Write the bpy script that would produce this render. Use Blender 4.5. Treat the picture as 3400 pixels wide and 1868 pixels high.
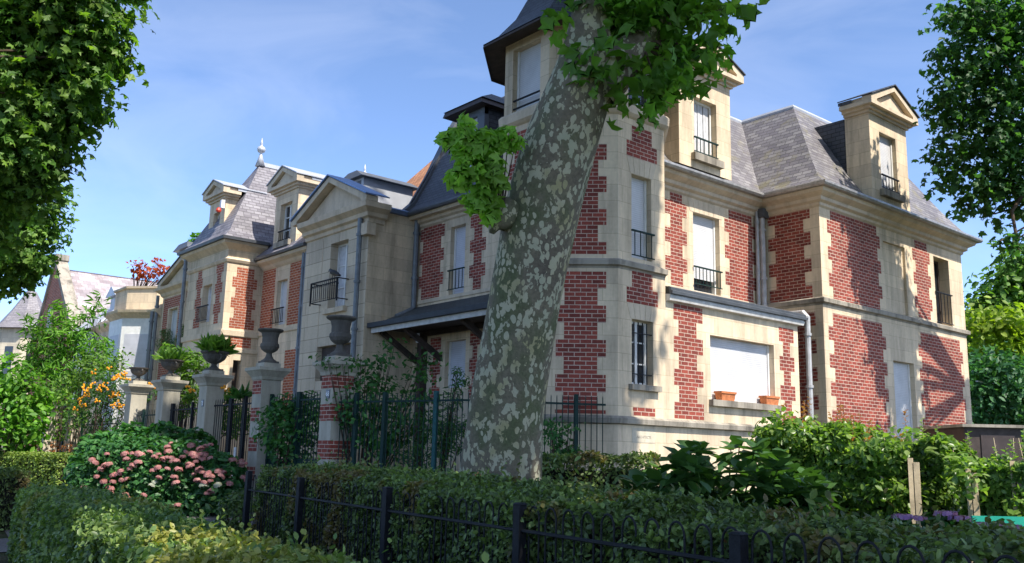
import bpy, math, random
import numpy as np
from mathutils import Vector, Matrix
for o in list(bpy.data.objects): bpy.data.objects.remove(o)
S = bpy.context.scene
col = S.collection
R = math.radians
random.seed(7)
rng = np.random.default_rng(11)

# ---------------------------------------------------------------- camera
FPX, PW, PH = 3079.0, 3400.0, 1868.0
YAW, PIT, ROL = R(40.34), R(10.78), R(1.32)
cf = Vector((-math.cos(YAW)*math.cos(PIT), math.sin(YAW)*math.cos(PIT), math.sin(PIT)))
cr = Vector((math.sin(YAW), math.cos(YAW), 0)); cu = cr.cross(cf)
cx = math.cos(ROL)*cr + math.sin(ROL)*cu; cy = -math.sin(ROL)*cr + math.cos(ROL)*cu
EYE = Vector((0, 0, 1.6))
cam = bpy.data.objects.new('camera', bpy.data.cameras.new('camera')); col.objects.link(cam)
cam.data.sensor_width = 36; cam.data.lens = 36*FPX/PW; cam.data.clip_end = 3000; cam.data.clip_start = .05
m3 = Matrix((cx, cy, -cf)).transposed()
cam.matrix_world = Matrix.Translation(EYE) @ m3.to_4x4()
S.camera = cam
def at(px, py, z):                       # a point seen at (px,py) of the photo, z metres deep
    return EYE + (cx*((px-PW/2)/FPX) + cy*((PH/2-py)/FPX) + cf)*z
def gz(x, y):                            # height of the ground
    f = -.762*x + .647*y
    return min(.35, max(0.0, .02*(f-4)))

# ---------------------------------------------------------------- light
SUN_AZ, SUN_EL = R(4.0), R(55.0)         # azimuth from +X towards +Y
W = bpy.data.worlds.new('World'); S.world = W; W.use_nodes = True
nt = W.node_tree; bg = nt.nodes['Background']
sky = nt.nodes.new('ShaderNodeTexSky'); sky.sky_type = 'NISHITA'; sky.sun_disc = False
sky.sun_elevation = SUN_EL; sky.sun_rotation = R(90)-SUN_AZ
sky.air_density = .42; sky.dust_density = .6; sky.ozone_density = 4; sky.altitude = 50
tint = nt.nodes.new('ShaderNodeMix'); tint.data_type = 'RGBA'; tint.blend_type = 'MULTIPLY'; tint.inputs[0].default_value = 1; tint.inputs[7].default_value = (.98, .96, .90, 1)
nt.links.new(sky.outputs[0], tint.inputs[6])
tc = nt.nodes.new('ShaderNodeTexCoord'); mpc = nt.nodes.new('ShaderNodeMapping'); mpc.inputs['Scale'].default_value = (1.2, 2.6, 5.5); mpc.inputs['Rotation'].default_value = (.2, .1, .6); nt.links.new(tc.outputs['Generated'], mpc.inputs[0])
nc = nt.nodes.new('ShaderNodeTexNoise'); nc.inputs['Scale'].default_value = 1.7; nc.inputs['Detail'].default_value = 7; nc.inputs['Roughness'].default_value = .55; nc.inputs['Distortion'].default_value = .8; nt.links.new(mpc.outputs[0], nc.inputs['Vector'])
rc = nt.nodes.new('ShaderNodeValToRGB'); rc.color_ramp.elements[0].position = .45; rc.color_ramp.elements[0].color = (0,0,0,1); rc.color_ramp.elements[1].position = .85; rc.color_ramp.elements[1].color = (.15,.15,.15,1); nt.links.new(nc.outputs[0], rc.inputs[0])
wm = nt.nodes.new('ShaderNodeMix'); wm.data_type = 'RGBA'; wm.inputs[7].default_value = (3.2, 3.3, 3.7, 1); nt.links.new(rc.outputs[0], wm.inputs[0]); nt.links.new(tint.outputs[2], wm.inputs[6]); nt.links.new(wm.outputs[2], bg.inputs[0]); bg.inputs[1].default_value = .15
sun = bpy.data.objects.new('sun', bpy.data.lights.new('sun', 'SUN')); col.objects.link(sun)
sun.data.energy = 2.6; sun.data.angle = R(.6); sun.data.color = (1, .93, .82)
sd = Vector((math.cos(SUN_EL)*math.cos(SUN_AZ), math.cos(SUN_EL)*math.sin(SUN_AZ), math.sin(SUN_EL)))
sun.rotation_euler = sd.to_track_quat('Z', 'Y').to_euler()
S.view_settings.view_transform = 'Standard'; S.view_settings.look = 'None'
S.view_settings.exposure = 1.68; S.view_settings.gamma = 1
S.render.engine = 'CYCLES'
try:
    S.cycles.max_bounces = 8; S.cycles.diffuse_bounces = 5; S.cycles.transmission_bounces = 4; S.cycles.transparent_max_bounces = 6
except Exception: pass

# ---------------------------------------------------------------- objects
def tag(o, label=None, cat=None, group=None, kind=None):
    if label: o['label'] = label
    if cat: o['category'] = cat
    if group: o['group'] = group
    if kind: o['kind'] = kind
    return o
def empty(name, loc=(0, 0, 0), label=None, cat=None, group=None, parent=None):
    o = bpy.data.objects.new(name, None); col.objects.link(o); o.location = loc
    if parent: o.parent = parent
    o.empty_display_size = .1
    return tag(o, label, cat, group)
def copytree(o, parent=None, keep=False):
    c = o.copy(); col.objects.link(c)
    if parent: c.parent = parent
    for ch in list(o.children): copytree(ch, c)
    return c
class MB:
    """collects faces; UV in metres follow each face's plane"""
    def __init__(s): s.v = []; s.f = []; s.marks = []
    def mark(s): s.marks.append((len(s.v), len(s.f))); return s
    def poly(s, *p):
        n = len(s.v); s.v += [Vector(q) for q in p]; s.f.append(list(range(n, n+len(p)))); return s
    def box(s, a, b):
        x0, y0, z0 = [min(p, q) for p, q in zip(a, b)]; x1, y1, z1 = [max(p, q) for p, q in zip(a, b)]
        c = [(x0,y0,z0),(x1,y0,z0),(x1,y1,z0),(x0,y1,z0),(x0,y0,z1),(x1,y0,z1),(x1,y1,z1),(x0,y1,z1)]
        for f in ((0,3,2,1),(4,5,6,7),(0,1,5,4),(1,2,6,5),(2,3,7,6),(3,0,4,7)): s.poly(*[c[i] for i in f])
        return s
    def hexa(s, c):
        for f in ((0,3,2,1),(4,5,6,7),(0,1,5,4),(1,2,6,5),(2,3,7,6),(3,0,4,7)): s.poly(*[c[i] for i in f])
        return s
    def fbox(s, F, u0, u1, z0, z1, n0, n1):
        return s.hexa([F(u0,z0,n0),F(u1,z0,n0),F(u1,z0,n1),F(u0,z0,n1),F(u0,z1,n0),F(u1,z1,n0),F(u1,z1,n1),F(u0,z1,n1)][::1])
    def fprism(s, F, pts, n0, n1):       # outline (u,z), counter-clockwise seen from outside
        a = [F(u, z, n1) for u, z in pts]; b = [F(u, z, n0) for u, z in pts]
        s.poly(*a); s.poly(*b[::-1]); k = len(pts)
        for i in range(k): s.poly(a[i], b[i], b[(i+1) % k], a[(i+1) % k])
        return s
    def tube(s, pts, r, seg=8, caps=True):
        pts = [Vector(p) for p in pts]; rr = r if isinstance(r, (list, tuple)) else [r]*len(pts)
        rings = []; prev = None
        for i, p in enumerate(pts):
            d = (pts[min(i+1, len(pts)-1)] - pts[max(i-1, 0)]).normalized()
            a = prev if prev is not None else (Vector((0,0,1)) if abs(d.z) < .9 else Vector((1,0,0)))
            x = (a - d*a.dot(d)).normalized(); y = d.cross(x); prev = x
            b = len(s.v)
            for k in range(seg):
                t = 2*math.pi*k/seg; s.v.append(p + (x*math.cos(t)+y*math.sin(t))*rr[i])
            rings.append(b)
        for i in range(len(rings)-1):
            for k in range(seg):
                a, b = rings[i], rings[i+1]; k2 = (k+1) % seg
                s.f.append([a+k, a+k2, b+k2, b+k])
        if caps:
            s.f.append([rings[0]+k for k in range(seg)][::-1]); s.f.append([rings[-1]+k for k in range(seg)])
        return s
    def lathe(s, c, prof, seg=24, sq=1.0, flute=0, fl=(0, 0), fd=.02):
        c = Vector(c); rings = []
        for r, z in prof:
            b = len(s.v)
            for k in range(seg):
                t = 2*math.pi*k/seg; q = r
                if flute and fl[0] <= z <= fl[1]: q = r*(1+fd*math.cos(flute*t))
                s.v.append(c+Vector((q*math.cos(t), q*math.sin(t), z)))
            rings.append(b)
        for i in range(len(rings)-1):
            for k in range(seg):
                a, b = rings[i], rings[i+1]; k2 = (k+1) % seg
                s.f.append([a+k, a+k2, b+k2, b+k])
        s.f.append([rings[-1]+k for k in range(seg)]); s.f.append([rings[0]+k for k in range(seg)][::-1])
        return s
    def sweep(s, path, prof, close=False):   # path (x,y) walked with the outside on the right; prof (outward, z)
        P = [Vector((p[0], p[1], 0)) for p in path]; n = len(P); off = []
        for i in range(n):
            ds = []
            if i > 0 or close: ds.append((P[i]-P[i-1]).normalized())
            if i < n-1 or close: ds.append((P[(i+1) % n]-P[i]).normalized())
            ns = [Vector((d.y, -d.x, 0)) for d in ds]
            if len(ns) == 2: m = ns[0]+ns[1]; m /= max(1e-6, m.dot(ns[0])); off.append(m)
            else: off.append(ns[0])
        L = n if close else n-1
        for i in range(L):
            j = (i+1) % n
            for (o0, z0), (o1, z1) in zip(prof, prof[1:]):
                a = P[i]+off[i]*o0; b = P[j]+off[j]*o0; c = P[j]+off[j]*o1; d = P[i]+off[i]*o1
                s.poly((a.x,a.y,z0),(b.x,b.y,z0),(c.x,c.y,z1),(d.x,d.y,z1))
        if not close:
            for i in (0, n-1):
                q = [P[i]+off[i]*o for o, z in prof]; s.poly(*[(a.x, a.y, z) for a, (o, z) in zip(q, prof)])
        return s
    def build(s, name, mat, parent=None, label=None, smooth=False):
        me = bpy.data.meshes.new(name); me.from_pydata([tuple(v) for v in s.v], [], s.f); me.update()
        uv = me.uv_layers.new(name='UVMap'); d = np.empty(len(me.loops)*2, dtype=np.float32); V = me.vertices
        for p in me.polygons:
            n = p.normal
            if abs(n.z) > .97: t = Vector((1,0,0)); b = Vector((0,1,0))
            else:
                t = Vector((-n.y, n.x, 0)).normalized(); b = n.cross(t)
            for li in p.loop_indices:
                q = V[me.loops[li].vertex_index].co; d[2*li] = q.dot(t); d[2*li+1] = q.dot(b)
        uv.data.foreach_set('uv', d)
        if smooth:
            for p in me.polygons: p.use_smooth = True
        me.materials.append(mat)
        o = bpy.data.objects.new(name, me); col.objects.link(o)
        if parent: o.parent = parent
        if label: o['label'] = label
        return o
def frame(ox, oy, ux, uy):               # outward = right of u
    nx, ny = uy, -ux
    def F(u, z, n=0.0): return Vector((ox+ux*u+nx*n, oy+uy*u+ny*n, z))
    return F
def wall(m, F, u0, u1, z0, z1, holes=(), depth=.26, zt=None):
    us = sorted({u0, u1, *[h[0] for h in holes], *[h[1] for h in holes]}); zs = sorted({z0, z1, *[h[2] for h in holes], *[h[3] for h in holes]})
    for a, b in zip(us, us[1:]):
        for c, d in zip(zs, zs[1:]):
            if any(h[0] <= a and b <= h[1] and h[2] <= c and d <= h[3] for h in holes): continue
            m.poly(F(a,c), F(b,c), F(b,d), F(a,d))
    for h in holes:
        a, b, c, d = h[:4]; e = h[4] if len(h) > 4 else depth
        m.poly(F(a,c), F(a,d), F(a,d,-e), F(a,c,-e)); m.poly(F(b,d), F(b,c), F(b,c,-e), F(b,d,-e))
        m.poly(F(a,d), F(b,d), F(b,d,-e), F(a,d,-e)); m.poly(F(b,c), F(a,c), F(a,c,-e), F(b,c,-e))
        m.poly(F(a,c,-e), F(b,c,-e), F(b,d,-e), F(a,d,-e))
    return m
CR = .081
def bricks(m, F, z0, z1, L, Rr, first=0, step=4, n=.004):
    """toothed brick panel: L=(wide,narrow) left edges, Rr=(wide,narrow) right edges, counted down from z1"""
    k = first; z = z1
    while z > z0+.01:
        zb = max(z0, z-step*CR); i = k % 2
        m.fbox(F, L[i], Rr[i], zb, z, -.01, n); z = zb; k += 1
    return m.mark()

# ---------------------------------------------------------------- materials
MAT = {}
class NT:
    def __init__(s, name, rough=.8, spec=.3, metal=0.0):
        s.m = bpy.data.materials.new(name); s.m.use_nodes = True; s.t = s.m.node_tree; s.b = s.t.nodes['Principled BSDF']
        s.b.inputs['Roughness'].default_value = rough; s.b.inputs['Specular IOR Level'].default_value = spec
        s.b.inputs['Metallic'].default_value = metal; MAT[name] = s.m
    def n(s, k, **kw):
        x = s.t.nodes.new('ShaderNode'+k)
        for a, b in kw.items(): setattr(x, a, b)
        return x
    def l(s, a, b): s.t.links.new(a, b)
    def noise(s, sc, det=4, vec=None, rough=.55):
        x = s.n('TexNoise'); x.inputs['Scale'].default_value = sc; x.inputs['Detail'].default_value = det; x.inputs['Roughness'].default_value = rough
        if vec is not None: s.l(vec, x.inputs['Vector'])
        return x
    def ramp(s, src, stops):
        r = s.n('ValToRGB'); e = r.color_ramp.elements
        e[0].position, e[0].color = stops[0][0], (*stops[0][1], 1); e[1].position, e[1].color = stops[-1][0], (*stops[-1][1], 1)
        for p, c in stops[1:-1]: q = e.new(p); q.color = (*c, 1)
        s.l(src, r.inputs[0]); return r
    def mix(s, fac, a, b, mode='MIX'):
        x = s.n('Mix', data_type='RGBA', blend_type=mode)
        for v, i in ((fac, 0), (a, 6), (b, 7)):
            if isinstance(v, (int, float)): x.inputs[i].default_value = v
            elif isinstance(v, tuple): x.inputs[i].default_value = (*v, 1)
            else: s.l(v, x.inputs[i])
        return x.outputs[2]
    def bump(s, h, st=.3, d=.01):
        x = s.n('Bump'); x.inputs['Strength'].default_value = st; x.inputs['Distance'].default_value = d
        s.l(h, x.inputs['Height']); s.l(x.outputs[0], s.b.inputs['Normal'])
    def base(s, c):
        if isinstance(c, tuple): s.b.inputs['Base Color'].default_value = (*c, 1)
        else: s.l(c, s.b.inputs['Base Color'])
    def uv(s): return s.n('TexCoord').outputs['UV']
    def ob(s): return s.n('TexCoord').outputs['Object']
    def geo(s): return s.n('NewGeometry')
g3 = lambda v: (v, v, v)
def stone(name, ca, cb, joint=True, bw=.62, rh=.324, dirt=.35, jd=.70, js=.006):
    s = NT(name, .85, .2); o = s.ob(); n1 = s.noise(1.3, 6, o); n2 = s.noise(14, 5, o)
    c = s.mix(n1.outputs[0], ca, cb)
    c = s.mix(.18, c, s.ramp(n2.outputs[0], [(.3, g3(.6)), (.7, g3(1.2))]).outputs[0], 'MULTIPLY')
    # water streaks: noise stretched downwards
    mp = s.n('Mapping'); mp.inputs['Scale'].default_value = (3.2, 3.2, .45); s.l(o, mp.inputs[0])
    n3 = s.noise(1.0, 5, mp.outputs[0], .65)
    c = s.mix(1.0, c, s.ramp(n3.outputs[0], [(.32, g3(1-dirt)), (.56, g3(1.0))]).outputs[0], 'MULTIPLY')
    if joint:
        b = s.n('TexBrick'); b.offset = .5; b.inputs['Scale'].default_value = 1; b.inputs['Brick Width'].default_value = bw; b.inputs['Row Height'].default_value = rh
        b.inputs['Mortar Size'].default_value = js; b.inputs['Mortar Smooth'].default_value = .3; b.inputs['Bias'].default_value = 0
        b.inputs['Color1'].default_value = (.86,.85,.84,1); b.inputs['Color2'].default_value = (1.06,1.05,1.02,1); b.inputs['Mortar'].default_value = (jd, jd*.97, jd*.92, 1)
        s.l(s.uv(), b.inputs['Vector']); c = s.mix(1.0, c, b.outputs[0], 'MULTIPLY')
    s.base(c); s.bump(n2.outputs[0], .25, .006); return s.m
def brick(name, c1, c2, mort):
    s = NT(name, .8, .25); o = s.ob(); b = s.n('TexBrick'); b.offset = .5; b.inputs['Scale'].default_value = 1
    b.inputs['Brick Width'].default_value = .215; b.inputs['Row Height'].default_value = CR; b.inputs['Mortar Size'].default_value = .0072
    b.inputs['Mortar Smooth'].default_value = .05; b.inputs['Bias'].default_value = -.1
    b.inputs['Color1'].default_value = (*c1, 1); b.inputs['Color2'].default_value = (*c2, 1); b.inputs['Mortar'].default_value = (*mort, 1)
    nz = s.noise(9, 3, o); mv = s.n('VectorMath', operation='SCALE'); mv.inputs['Scale'].default_value = .007
    s.l(nz.outputs['Color'], mv.inputs[0]); ad = s.n('VectorMath', operation='ADD'); s.l(s.uv(), ad.inputs[0]); s.l(mv.outputs[0], ad.inputs[1]); s.l(ad.outputs[0], b.inputs['Vector'])
    n1 = s.noise(2.1, 5, o); n2 = s.noise(35, 4, o)
    c = s.mix(.55, b.outputs[0], s.ramp(n1.outputs[0], [(.3, g3(.7)), (.7, g3(1.25))]).outputs[0], 'MULTIPLY')
    c = s.mix(.5, c, s.ramp(n2.outputs[0], [(.3, g3(.6)), (.7, g3(1.25))]).outputs[0], 'MULTIPLY')
    s.base(c); inv = s.n('Math', operation='SUBTRACT'); inv.inputs[0].default_value = 1; s.l(b.outputs['Fac'], inv.inputs[1]); s.bump(inv.outputs[0], .5, .006); return s.m
def slate(name, c1, c2, rh=.105, bw=.21, moss=None, rough=.55, mort=.35, tilt=.5):
    s = NT(name, rough, .35); o = s.ob(); b = s.n('TexBrick'); b.offset = .5; b.inputs['Scale'].default_value = 1
    b.inputs['Brick Width'].default_value = bw; b.inputs['Row Height'].default_value = rh; b.inputs['Mortar Size'].default_value = .011
    b.inputs['Mortar Smooth'].default_value = .2; b.inputs['Bias'].default_value = 0
    b.inputs['Color1'].default_value = (*c1, 1); b.inputs['Color2'].default_value = (*c2, 1); b.inputs['Mortar'].default_value = (*[x*mort for x in c1], 1)
    s.l(s.uv(), b.inputs['Vector']); n1 = s.noise(.9, 6, o); c = s.mix(.7, b.outputs[0], s.ramp(n1.outputs[0], [(.3, g3(.65)), (.7, g3(1.3))]).outputs[0], 'MULTIPLY')
    if moss:
        n2 = s.noise(1.6, 6, o, .7); c = s.mix(s.ramp(n2.outputs[0], [(.54, g3(0)), (.66, g3(.6))]).outputs[0], c, moss)
    s.base(c)
    # each course tilts a little, so a saw-tooth along v
    sx = s.n('SeparateXYZ'); s.l(s.uv(), sx.inputs[0]); m = s.n('Math', operation='DIVIDE'); s.l(sx.outputs[1], m.inputs[0]); m.inputs[1].default_value = rh
    fr = s.n('Math', operation='FRACT'); s.l(m.outputs[0], fr.inputs[0]); ad = s.n('Math', operation='MULTIPLY_ADD'); s.l(b.outputs['Fac'], ad.inputs[0]); ad.inputs[1].default_value = -.6
    sb = s.n('Math', operation='SUBTRACT'); sb.inputs[0].default_value = 1; s.l(fr.outputs[0], sb.inputs[1]); s.l(sb.outputs[0], ad.inputs[2]); s.bump(ad.outputs[0], tilt, .012)
    return s.m
def plain(name, c, rough=.6, spec=.4, metal=0, var=.25, sc=4, bumpst=0, bsc=60):
    s = NT(name, rough, spec, metal); o = s.ob(); n = s.noise(sc, 5, o)
    s.base(s.mix(1.0, c, s.ramp(n.outputs[0], [(.3, g3(1-var)), (.7, g3(1+var))]).outputs[0], 'MULTIPLY'))
    if bumpst: s.bump(s.noise(bsc, 4, o).outputs[0], bumpst, .01)
    return s.m
def shutter(name, c, per=.042):
    s = NT(name, .5, .4); sx = s.n('SeparateXYZ'); s.l(s.uv(), sx.inputs[0]); m = s.n('Math', operation='DIVIDE'); s.l(sx.outputs[1], m.inputs[0]); m.inputs[1].default_value = per
    fr = s.n('Math', operation='FRACT'); s.l(m.outputs[0], fr.inputs[0]); r = s.ramp(fr.outputs[0], [(0.0, g3(.5)), (.14, g3(.98)), (1.0, g3(1.0))])
    n = s.noise(3, 4, s.ob()); c2 = s.mix(1.0, c, s.ramp(n.outputs[0], [(.3, g3(.88)), (.7, g3(1.05))]).outputs[0], 'MULTIPLY')
    s.base(s.mix(1.0, c2, r.outputs[0], 'MULTIPLY')); pp = s.n('Math', operation='PINGPONG'); s.l(m.outputs[0], pp.inputs[0]); pp.inputs[1].default_value = .5; s.bump(pp.outputs[0], .4, .01); return s.m
def leaf(name, cols, trans=.35, rough=.5, spec=.35, patch=None):
    """random tint for every leaf; translucent"""
    s = NT(name, rough, spec); g = s.geo(); r = s.ramp(g.outputs['Random Per Island'], [(i/(len(cols)-1), c) for i, c in enumerate(cols)])
    c = r.outputs[0]
    n = s.noise(.8, 3, s.ob()); c = s.mix(1.0, c, s.ramp(n.outputs[0], [(.3, g3(.7)), (.7, g3(1.3))]).outputs[0], 'MULTIPLY')
    if patch: c = s.mix(s.ramp(s.noise(patch[1], 3, s.ob()).outputs[0], [(patch[2], g3(0)), (patch[2]+.08, g3(patch[3]))]).outputs[0], c, patch[0])
    s.base(c); tr = s.n('BsdfTranslucent'); c2 = s.mix(1.0, c, (1.5, 1.7, .55), 'MULTIPLY'); s.l(c2, tr.inputs[0])
    mx = s.n('MixShader'); mx.inputs[0].default_value = trans; s.l(s.b.outputs[0], mx.inputs[1]); s.l(tr.outputs[0], mx.inputs[2])
    s.l(mx.outputs[0], s.t.nodes['Material Output'].inputs[0]); return s.m

stone('stone', (.76,.63,.46), (.66,.54,.39), dirt=.34)
stone('stone_rustic', (.66,.56,.43), (.56,.48,.36), rh=.365, bw=3.4, jd=.55, js=.012, dirt=.2)
stone('stone_plain', (.68,.57,.42), (.57,.47,.35), joint=False, dirt=.25)
stone('stone_worn', (.42,.38,.31), (.27,.24,.20), joint=False, dirt=.6)
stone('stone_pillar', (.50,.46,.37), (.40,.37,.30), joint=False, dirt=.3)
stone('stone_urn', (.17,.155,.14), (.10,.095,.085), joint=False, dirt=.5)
stone('stone_pale', (.66,.60,.47), (.58,.52,.42), dirt=.2)
brick('brick', (.31,.068,.046), (.16,.036,.028), (.50,.39,.31))
brick('brick_bounce', (.40,.11,.045), (.30,.07,.035), (.55,.44,.33))  # recess wall brick, warm bounce from the sunlit side wall put into the colour
brick('brick_far', (.36,.10,.05), (.26,.065,.035), (.52,.42,.34))
slate('slate', (.24,.23,.25), (.14,.13,.15), rh=.125, bw=.26)
slate('slate_moss', (.23,.22,.225), (.13,.12,.135), rh=.125, bw=.26, moss=(.19,.17,.08))
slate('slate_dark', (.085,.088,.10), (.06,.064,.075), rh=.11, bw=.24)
slate('slate_grey', (.25,.235,.25), (.19,.18,.20), rh=.12, bw=.26, mort=.55)
slate('slate_old', (.40,.36,.37), (.24,.20,.21), rh=.30, bw=.34, moss=(.22,.16,.15), mort=.5, tilt=.3)
slate('clay_tile', (.42,.20,.10), (.30,.14,.07), rh=.16, bw=.2, rough=.8, mort=.2)
slate('canopy_shingle', (.065,.08,.085), (.045,.058,.062), rh=.085, bw=.2)
plain('zinc', (.44,.46,.50), .45, .5, .25, .15, 2); plain('zinc_blue', (.16,.24,.40), .4, .5, .5, .15, 2)
plain('zinc_dark', (.10,.11,.125), .5, .4, .2, .2, 3); plain('lead_dark', (.035,.04,.048), .6, .3, 0, .2, 4); plain('pipe', (.17,.19,.21), .5, .4, .2, .2, 6)
plain('pipe_pale', (.42,.42,.42), .5, .4, .2, .2, 6); plain('gutter_pale', (.34,.33,.32), .45, .5, .5, .3, 8)
plain('green_iron', (.006,.028,.024), .65, .25, 0, .3, 20); plain('teal_iron', (.01,.07,.075), .6, .3, 0, .3, 20)
plain('black_iron', (.011,.012,.015), .65, .25, 0, .35, 30, .3, 90); plain('white_paint', (.72,.72,.70), .5, .4, 0, .12, 5)
plain('fascia_paint', (.55,.54,.52), .6, .3, 0, .2, 6); plain('dark_wood', (.06,.045,.038), .7, .3, 0, .3, 6)
plain('pane', (.022,.026,.032), .08, .8, 0, .3, 1); plain('curtain', (.55,.55,.56), .8, .2, 0, .15, 9)
plain('terracotta', (.48,.17,.07), .8, .2, 0, .3, 12); plain('siren_red', (.6,.05,.02), .4, .5); plain('plaque_blue', (.012,.014,.05), .3, .6, 0, .1)
plain('white_enamel', (.75,.75,.78), .4, .5); plain('timber', (.36,.29,.19), .8, .2, 0, .3, 5, .4, 30); plain('bench_green', (.01,.30,.20), .4, .5, 0, .1)
plain('twig', (.07,.05,.035), .9, .2, 0, .4, 8); plain('core_shade', (.018,.018,.012), .95, .1, 0, .5, 9); plain('crow_black', (.012,.012,.015), .45, .5, 0, .2, 30)
plain('soil', (.07,.052,.036), .95, .1, 0, .4, 3, .6, 20); plain('render_white', (.72,.71,.68), .8, .2, 0, .08, 1)
plain('bounce_gravel', (.46,.40,.30), .95, .1, 0, .25, 9, .5, 70); plain('inscription', (.36,.33,.28), .9, .1); plain('brown_plastic', (.05,.035,.03), .5, .4); plain('paper', (.7,.55,.5), .6, .3)
shutter('shutter', (.58,.58,.59)); shutter('shutter_shaded', (.55,.56,.62), .05)  # second one is the same shutter with the grey-lavender of shade in its colour
s = NT('asphalt', .9, .25); o = s.ob(); n1 = s.noise(60, 4, o); n2 = s.noise(.6, 5, o)
s.base(s.mix(1.0, s.ramp(n1.outputs[0], [(.35, (.085,.08,.078)), (.65, (.17,.16,.15))]).outputs[0], s.ramp(n2.outputs[0], [(.3, g3(.75)), (.7, g3(1.25))]).outputs[0], 'MULTIPLY')); s.bump(n1.outputs[0], .4, .004)
s = NT('turf', .95, .1); n1 = s.noise(3, 6, s.ob()); s.base(s.ramp(n1.outputs[0], [(.35, (.03,.045,.015)), (.65, (.07,.06,.035))]).outputs[0]); s.bump(s.noise(40, 4, s.ob()).outputs[0], .8, .03)
# plane-tree bark: olive grey skin with pale flaked patches
s = NT('plane_bark', .85, .2); o = s.ob()
wp = s.noise(3.5, 3, o); wv = s.n('VectorMath', operation='SCALE'); wv.inputs['Scale'].default_value = .12; s.l(wp.outputs['Color'], wv.inputs[0])
av = s.n('VectorMath', operation='ADD'); s.l(o, av.inputs[0]); s.l(wv.outputs[0], av.inputs[1])
mp = s.n('Mapping'); mp.inputs['Scale'].default_value = (1, 1, .62); s.l(av.outputs[0], mp.inputs[0])
v1 = s.n('TexVoronoi', feature='F1'); v1.inputs['Scale'].default_value = 17; v1.inputs['Randomness'].default_value = 1; s.l(mp.outputs[0], v1.inputs['Vector'])
wn = s.n('TexWhiteNoise', noise_dimensions='3D'); s.l(v1.outputs['Position'], wn.inputs['Vector'])
big = s.noise(1.4, 4, mp.outputs[0]); fine = s.noise(11, 5, mp.outputs[0])
# spot radius from the cell's random number
rad = s.n('Math', operation='MULTIPLY_ADD'); s.l(wn.outputs['Value'], rad.inputs[0]); rad.inputs[1].default_value = .72; rad.inputs[2].default_value = -.12
sp = s.n('Math', operation='SUBTRACT'); s.l(rad.outputs[0], sp.inputs[0]); s.l(v1.outputs['Distance'], sp.inputs[1])
sp2 = s.n('Math', operation='GREATER_THAN'); s.l(sp.outputs[0], sp2.inputs[0]); sp2.inputs[1].default_value = 0
fl = s.ramp(fine.outputs[0], [(.555, g3(0)), (.565, g3(1))])
skin = s.ramp(big.outputs[0], [(.3, (.12,.10,.075)), (.45, (.17,.145,.10)), (.58, (.10,.115,.055)), (.72, (.18,.145,.11))])
n5 = s.noise(30, 5, o); skin2 = s.mix(.6, skin.outputs[0], s.ramp(n5.outputs[0], [(.3, g3(.6)), (.7, g3(1.3))]).outputs[0], 'MULTIPLY')
pale = s.ramp(s.noise(2.2, 2, o).outputs[0], [(.35, (.36,.36,.25)), (.5, (.42,.39,.27)), (.65, (.33,.30,.16))])
mx = s.n('Math', operation='MAXIMUM'); s.l(sp2.outputs[0], mx.inputs[0]); s.l(fl.outputs[0], mx.inputs[1])
s.base(s.mix(mx.outputs[0], skin2, pale.outputs[0]))
hb = s.n('Math', operation='MULTIPLY_ADD'); s.l(mx.outputs[0], hb.inputs[0]); hb.inputs[1].default_value = -.6; s.l(n5.outputs[0], hb.inputs[2]); s.bump(hb.outputs[0], .6, .012)

leaf('leaf_plane', [(.08,.19,.03),(.12,.26,.04),(.17,.33,.06)], .55)
leaf('leaf_sprout', [(.20,.38,.05),(.27,.48,.07),(.34,.56,.10)], .55)
leaf('leaf_lime', [(.05,.125,.02),(.08,.18,.028),(.12,.23,.035),(.18,.30,.05)], .45)
leaf('leaf_maple', [(.035,.095,.03),(.05,.135,.04),(.07,.17,.045)], .5)
leaf('leaf_hedge', [(.045,.075,.026),(.08,.125,.036),(.13,.19,.05),(.20,.28,.085)], .3, .45, .4, ((.16,.09,.035), 1.6, .55, .7))
leaf('leaf_hedge_near', [(.055,.10,.035),(.09,.16,.045),(.14,.22,.06),(.22,.30,.08)], .3, .45, .4, ((.30,.28,.06), .7, .56, .75))
leaf('leaf_privet', [(.07,.14,.03),(.11,.20,.04),(.17,.27,.06),(.26,.36,.10)], .5, .35, .5)
leaf('leaf_hydrangea', [(0.022,0.081,0.025),(0.036,0.126,0.032),(0.063,0.180,0.040)], .3, .45, .4)
leaf('leaf_bigleaf', [(.035,.09,.022),(.05,.12,.03),(.07,.15,.035)], .3, .4, .45)
leaf('leaf_shrub', [(0.022,0.080,0.022),(0.038,0.136,0.032),(0.080,0.208,0.048)], .35)
leaf('leaf_bright', [(0.057,0.172,0.017),(0.103,0.253,0.023),(0.161,0.345,0.034)], .4)
leaf('leaf_yellow', [(.16,.25,.02),(.24,.34,.03),(.30,.40,.05)], .5)
leaf('leaf_blue', [(0.030,0.110,0.045),(0.050,0.150,0.060),(0.070,0.180,0.060)], .35)
leaf('leaf_red', [(0.300,0.050,0.015),(0.420,0.080,0.020),(0.250,0.050,0.030)], .4)
leaf('leaf_tip', [(0.250,0.080,0.030),(0.300,0.140,0.050)], .4)
leaf('leaf_sunny', [(0.100,0.170,0.030),(0.160,0.240,0.040),(0.220,0.280,0.050)], .3)
leaf('petal_pink', [(.42,.15,.16),(.50,.23,.22),(.36,.16,.17),(.50,.33,.28)], .3, .7, .2)
leaf('petal_white', [(.40,.42,.33),(.5,.5,.42)], .3, .7, .2)
leaf('petal_purple', [(.24,.13,.30),(.36,.20,.38),(.30,.12,.20),(.42,.34,.42)], .3, .7, .2)
leaf('petal_orange', [(0.750,0.280,0.010),(0.850,0.400,0.020)], .1, .5, .4)
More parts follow.
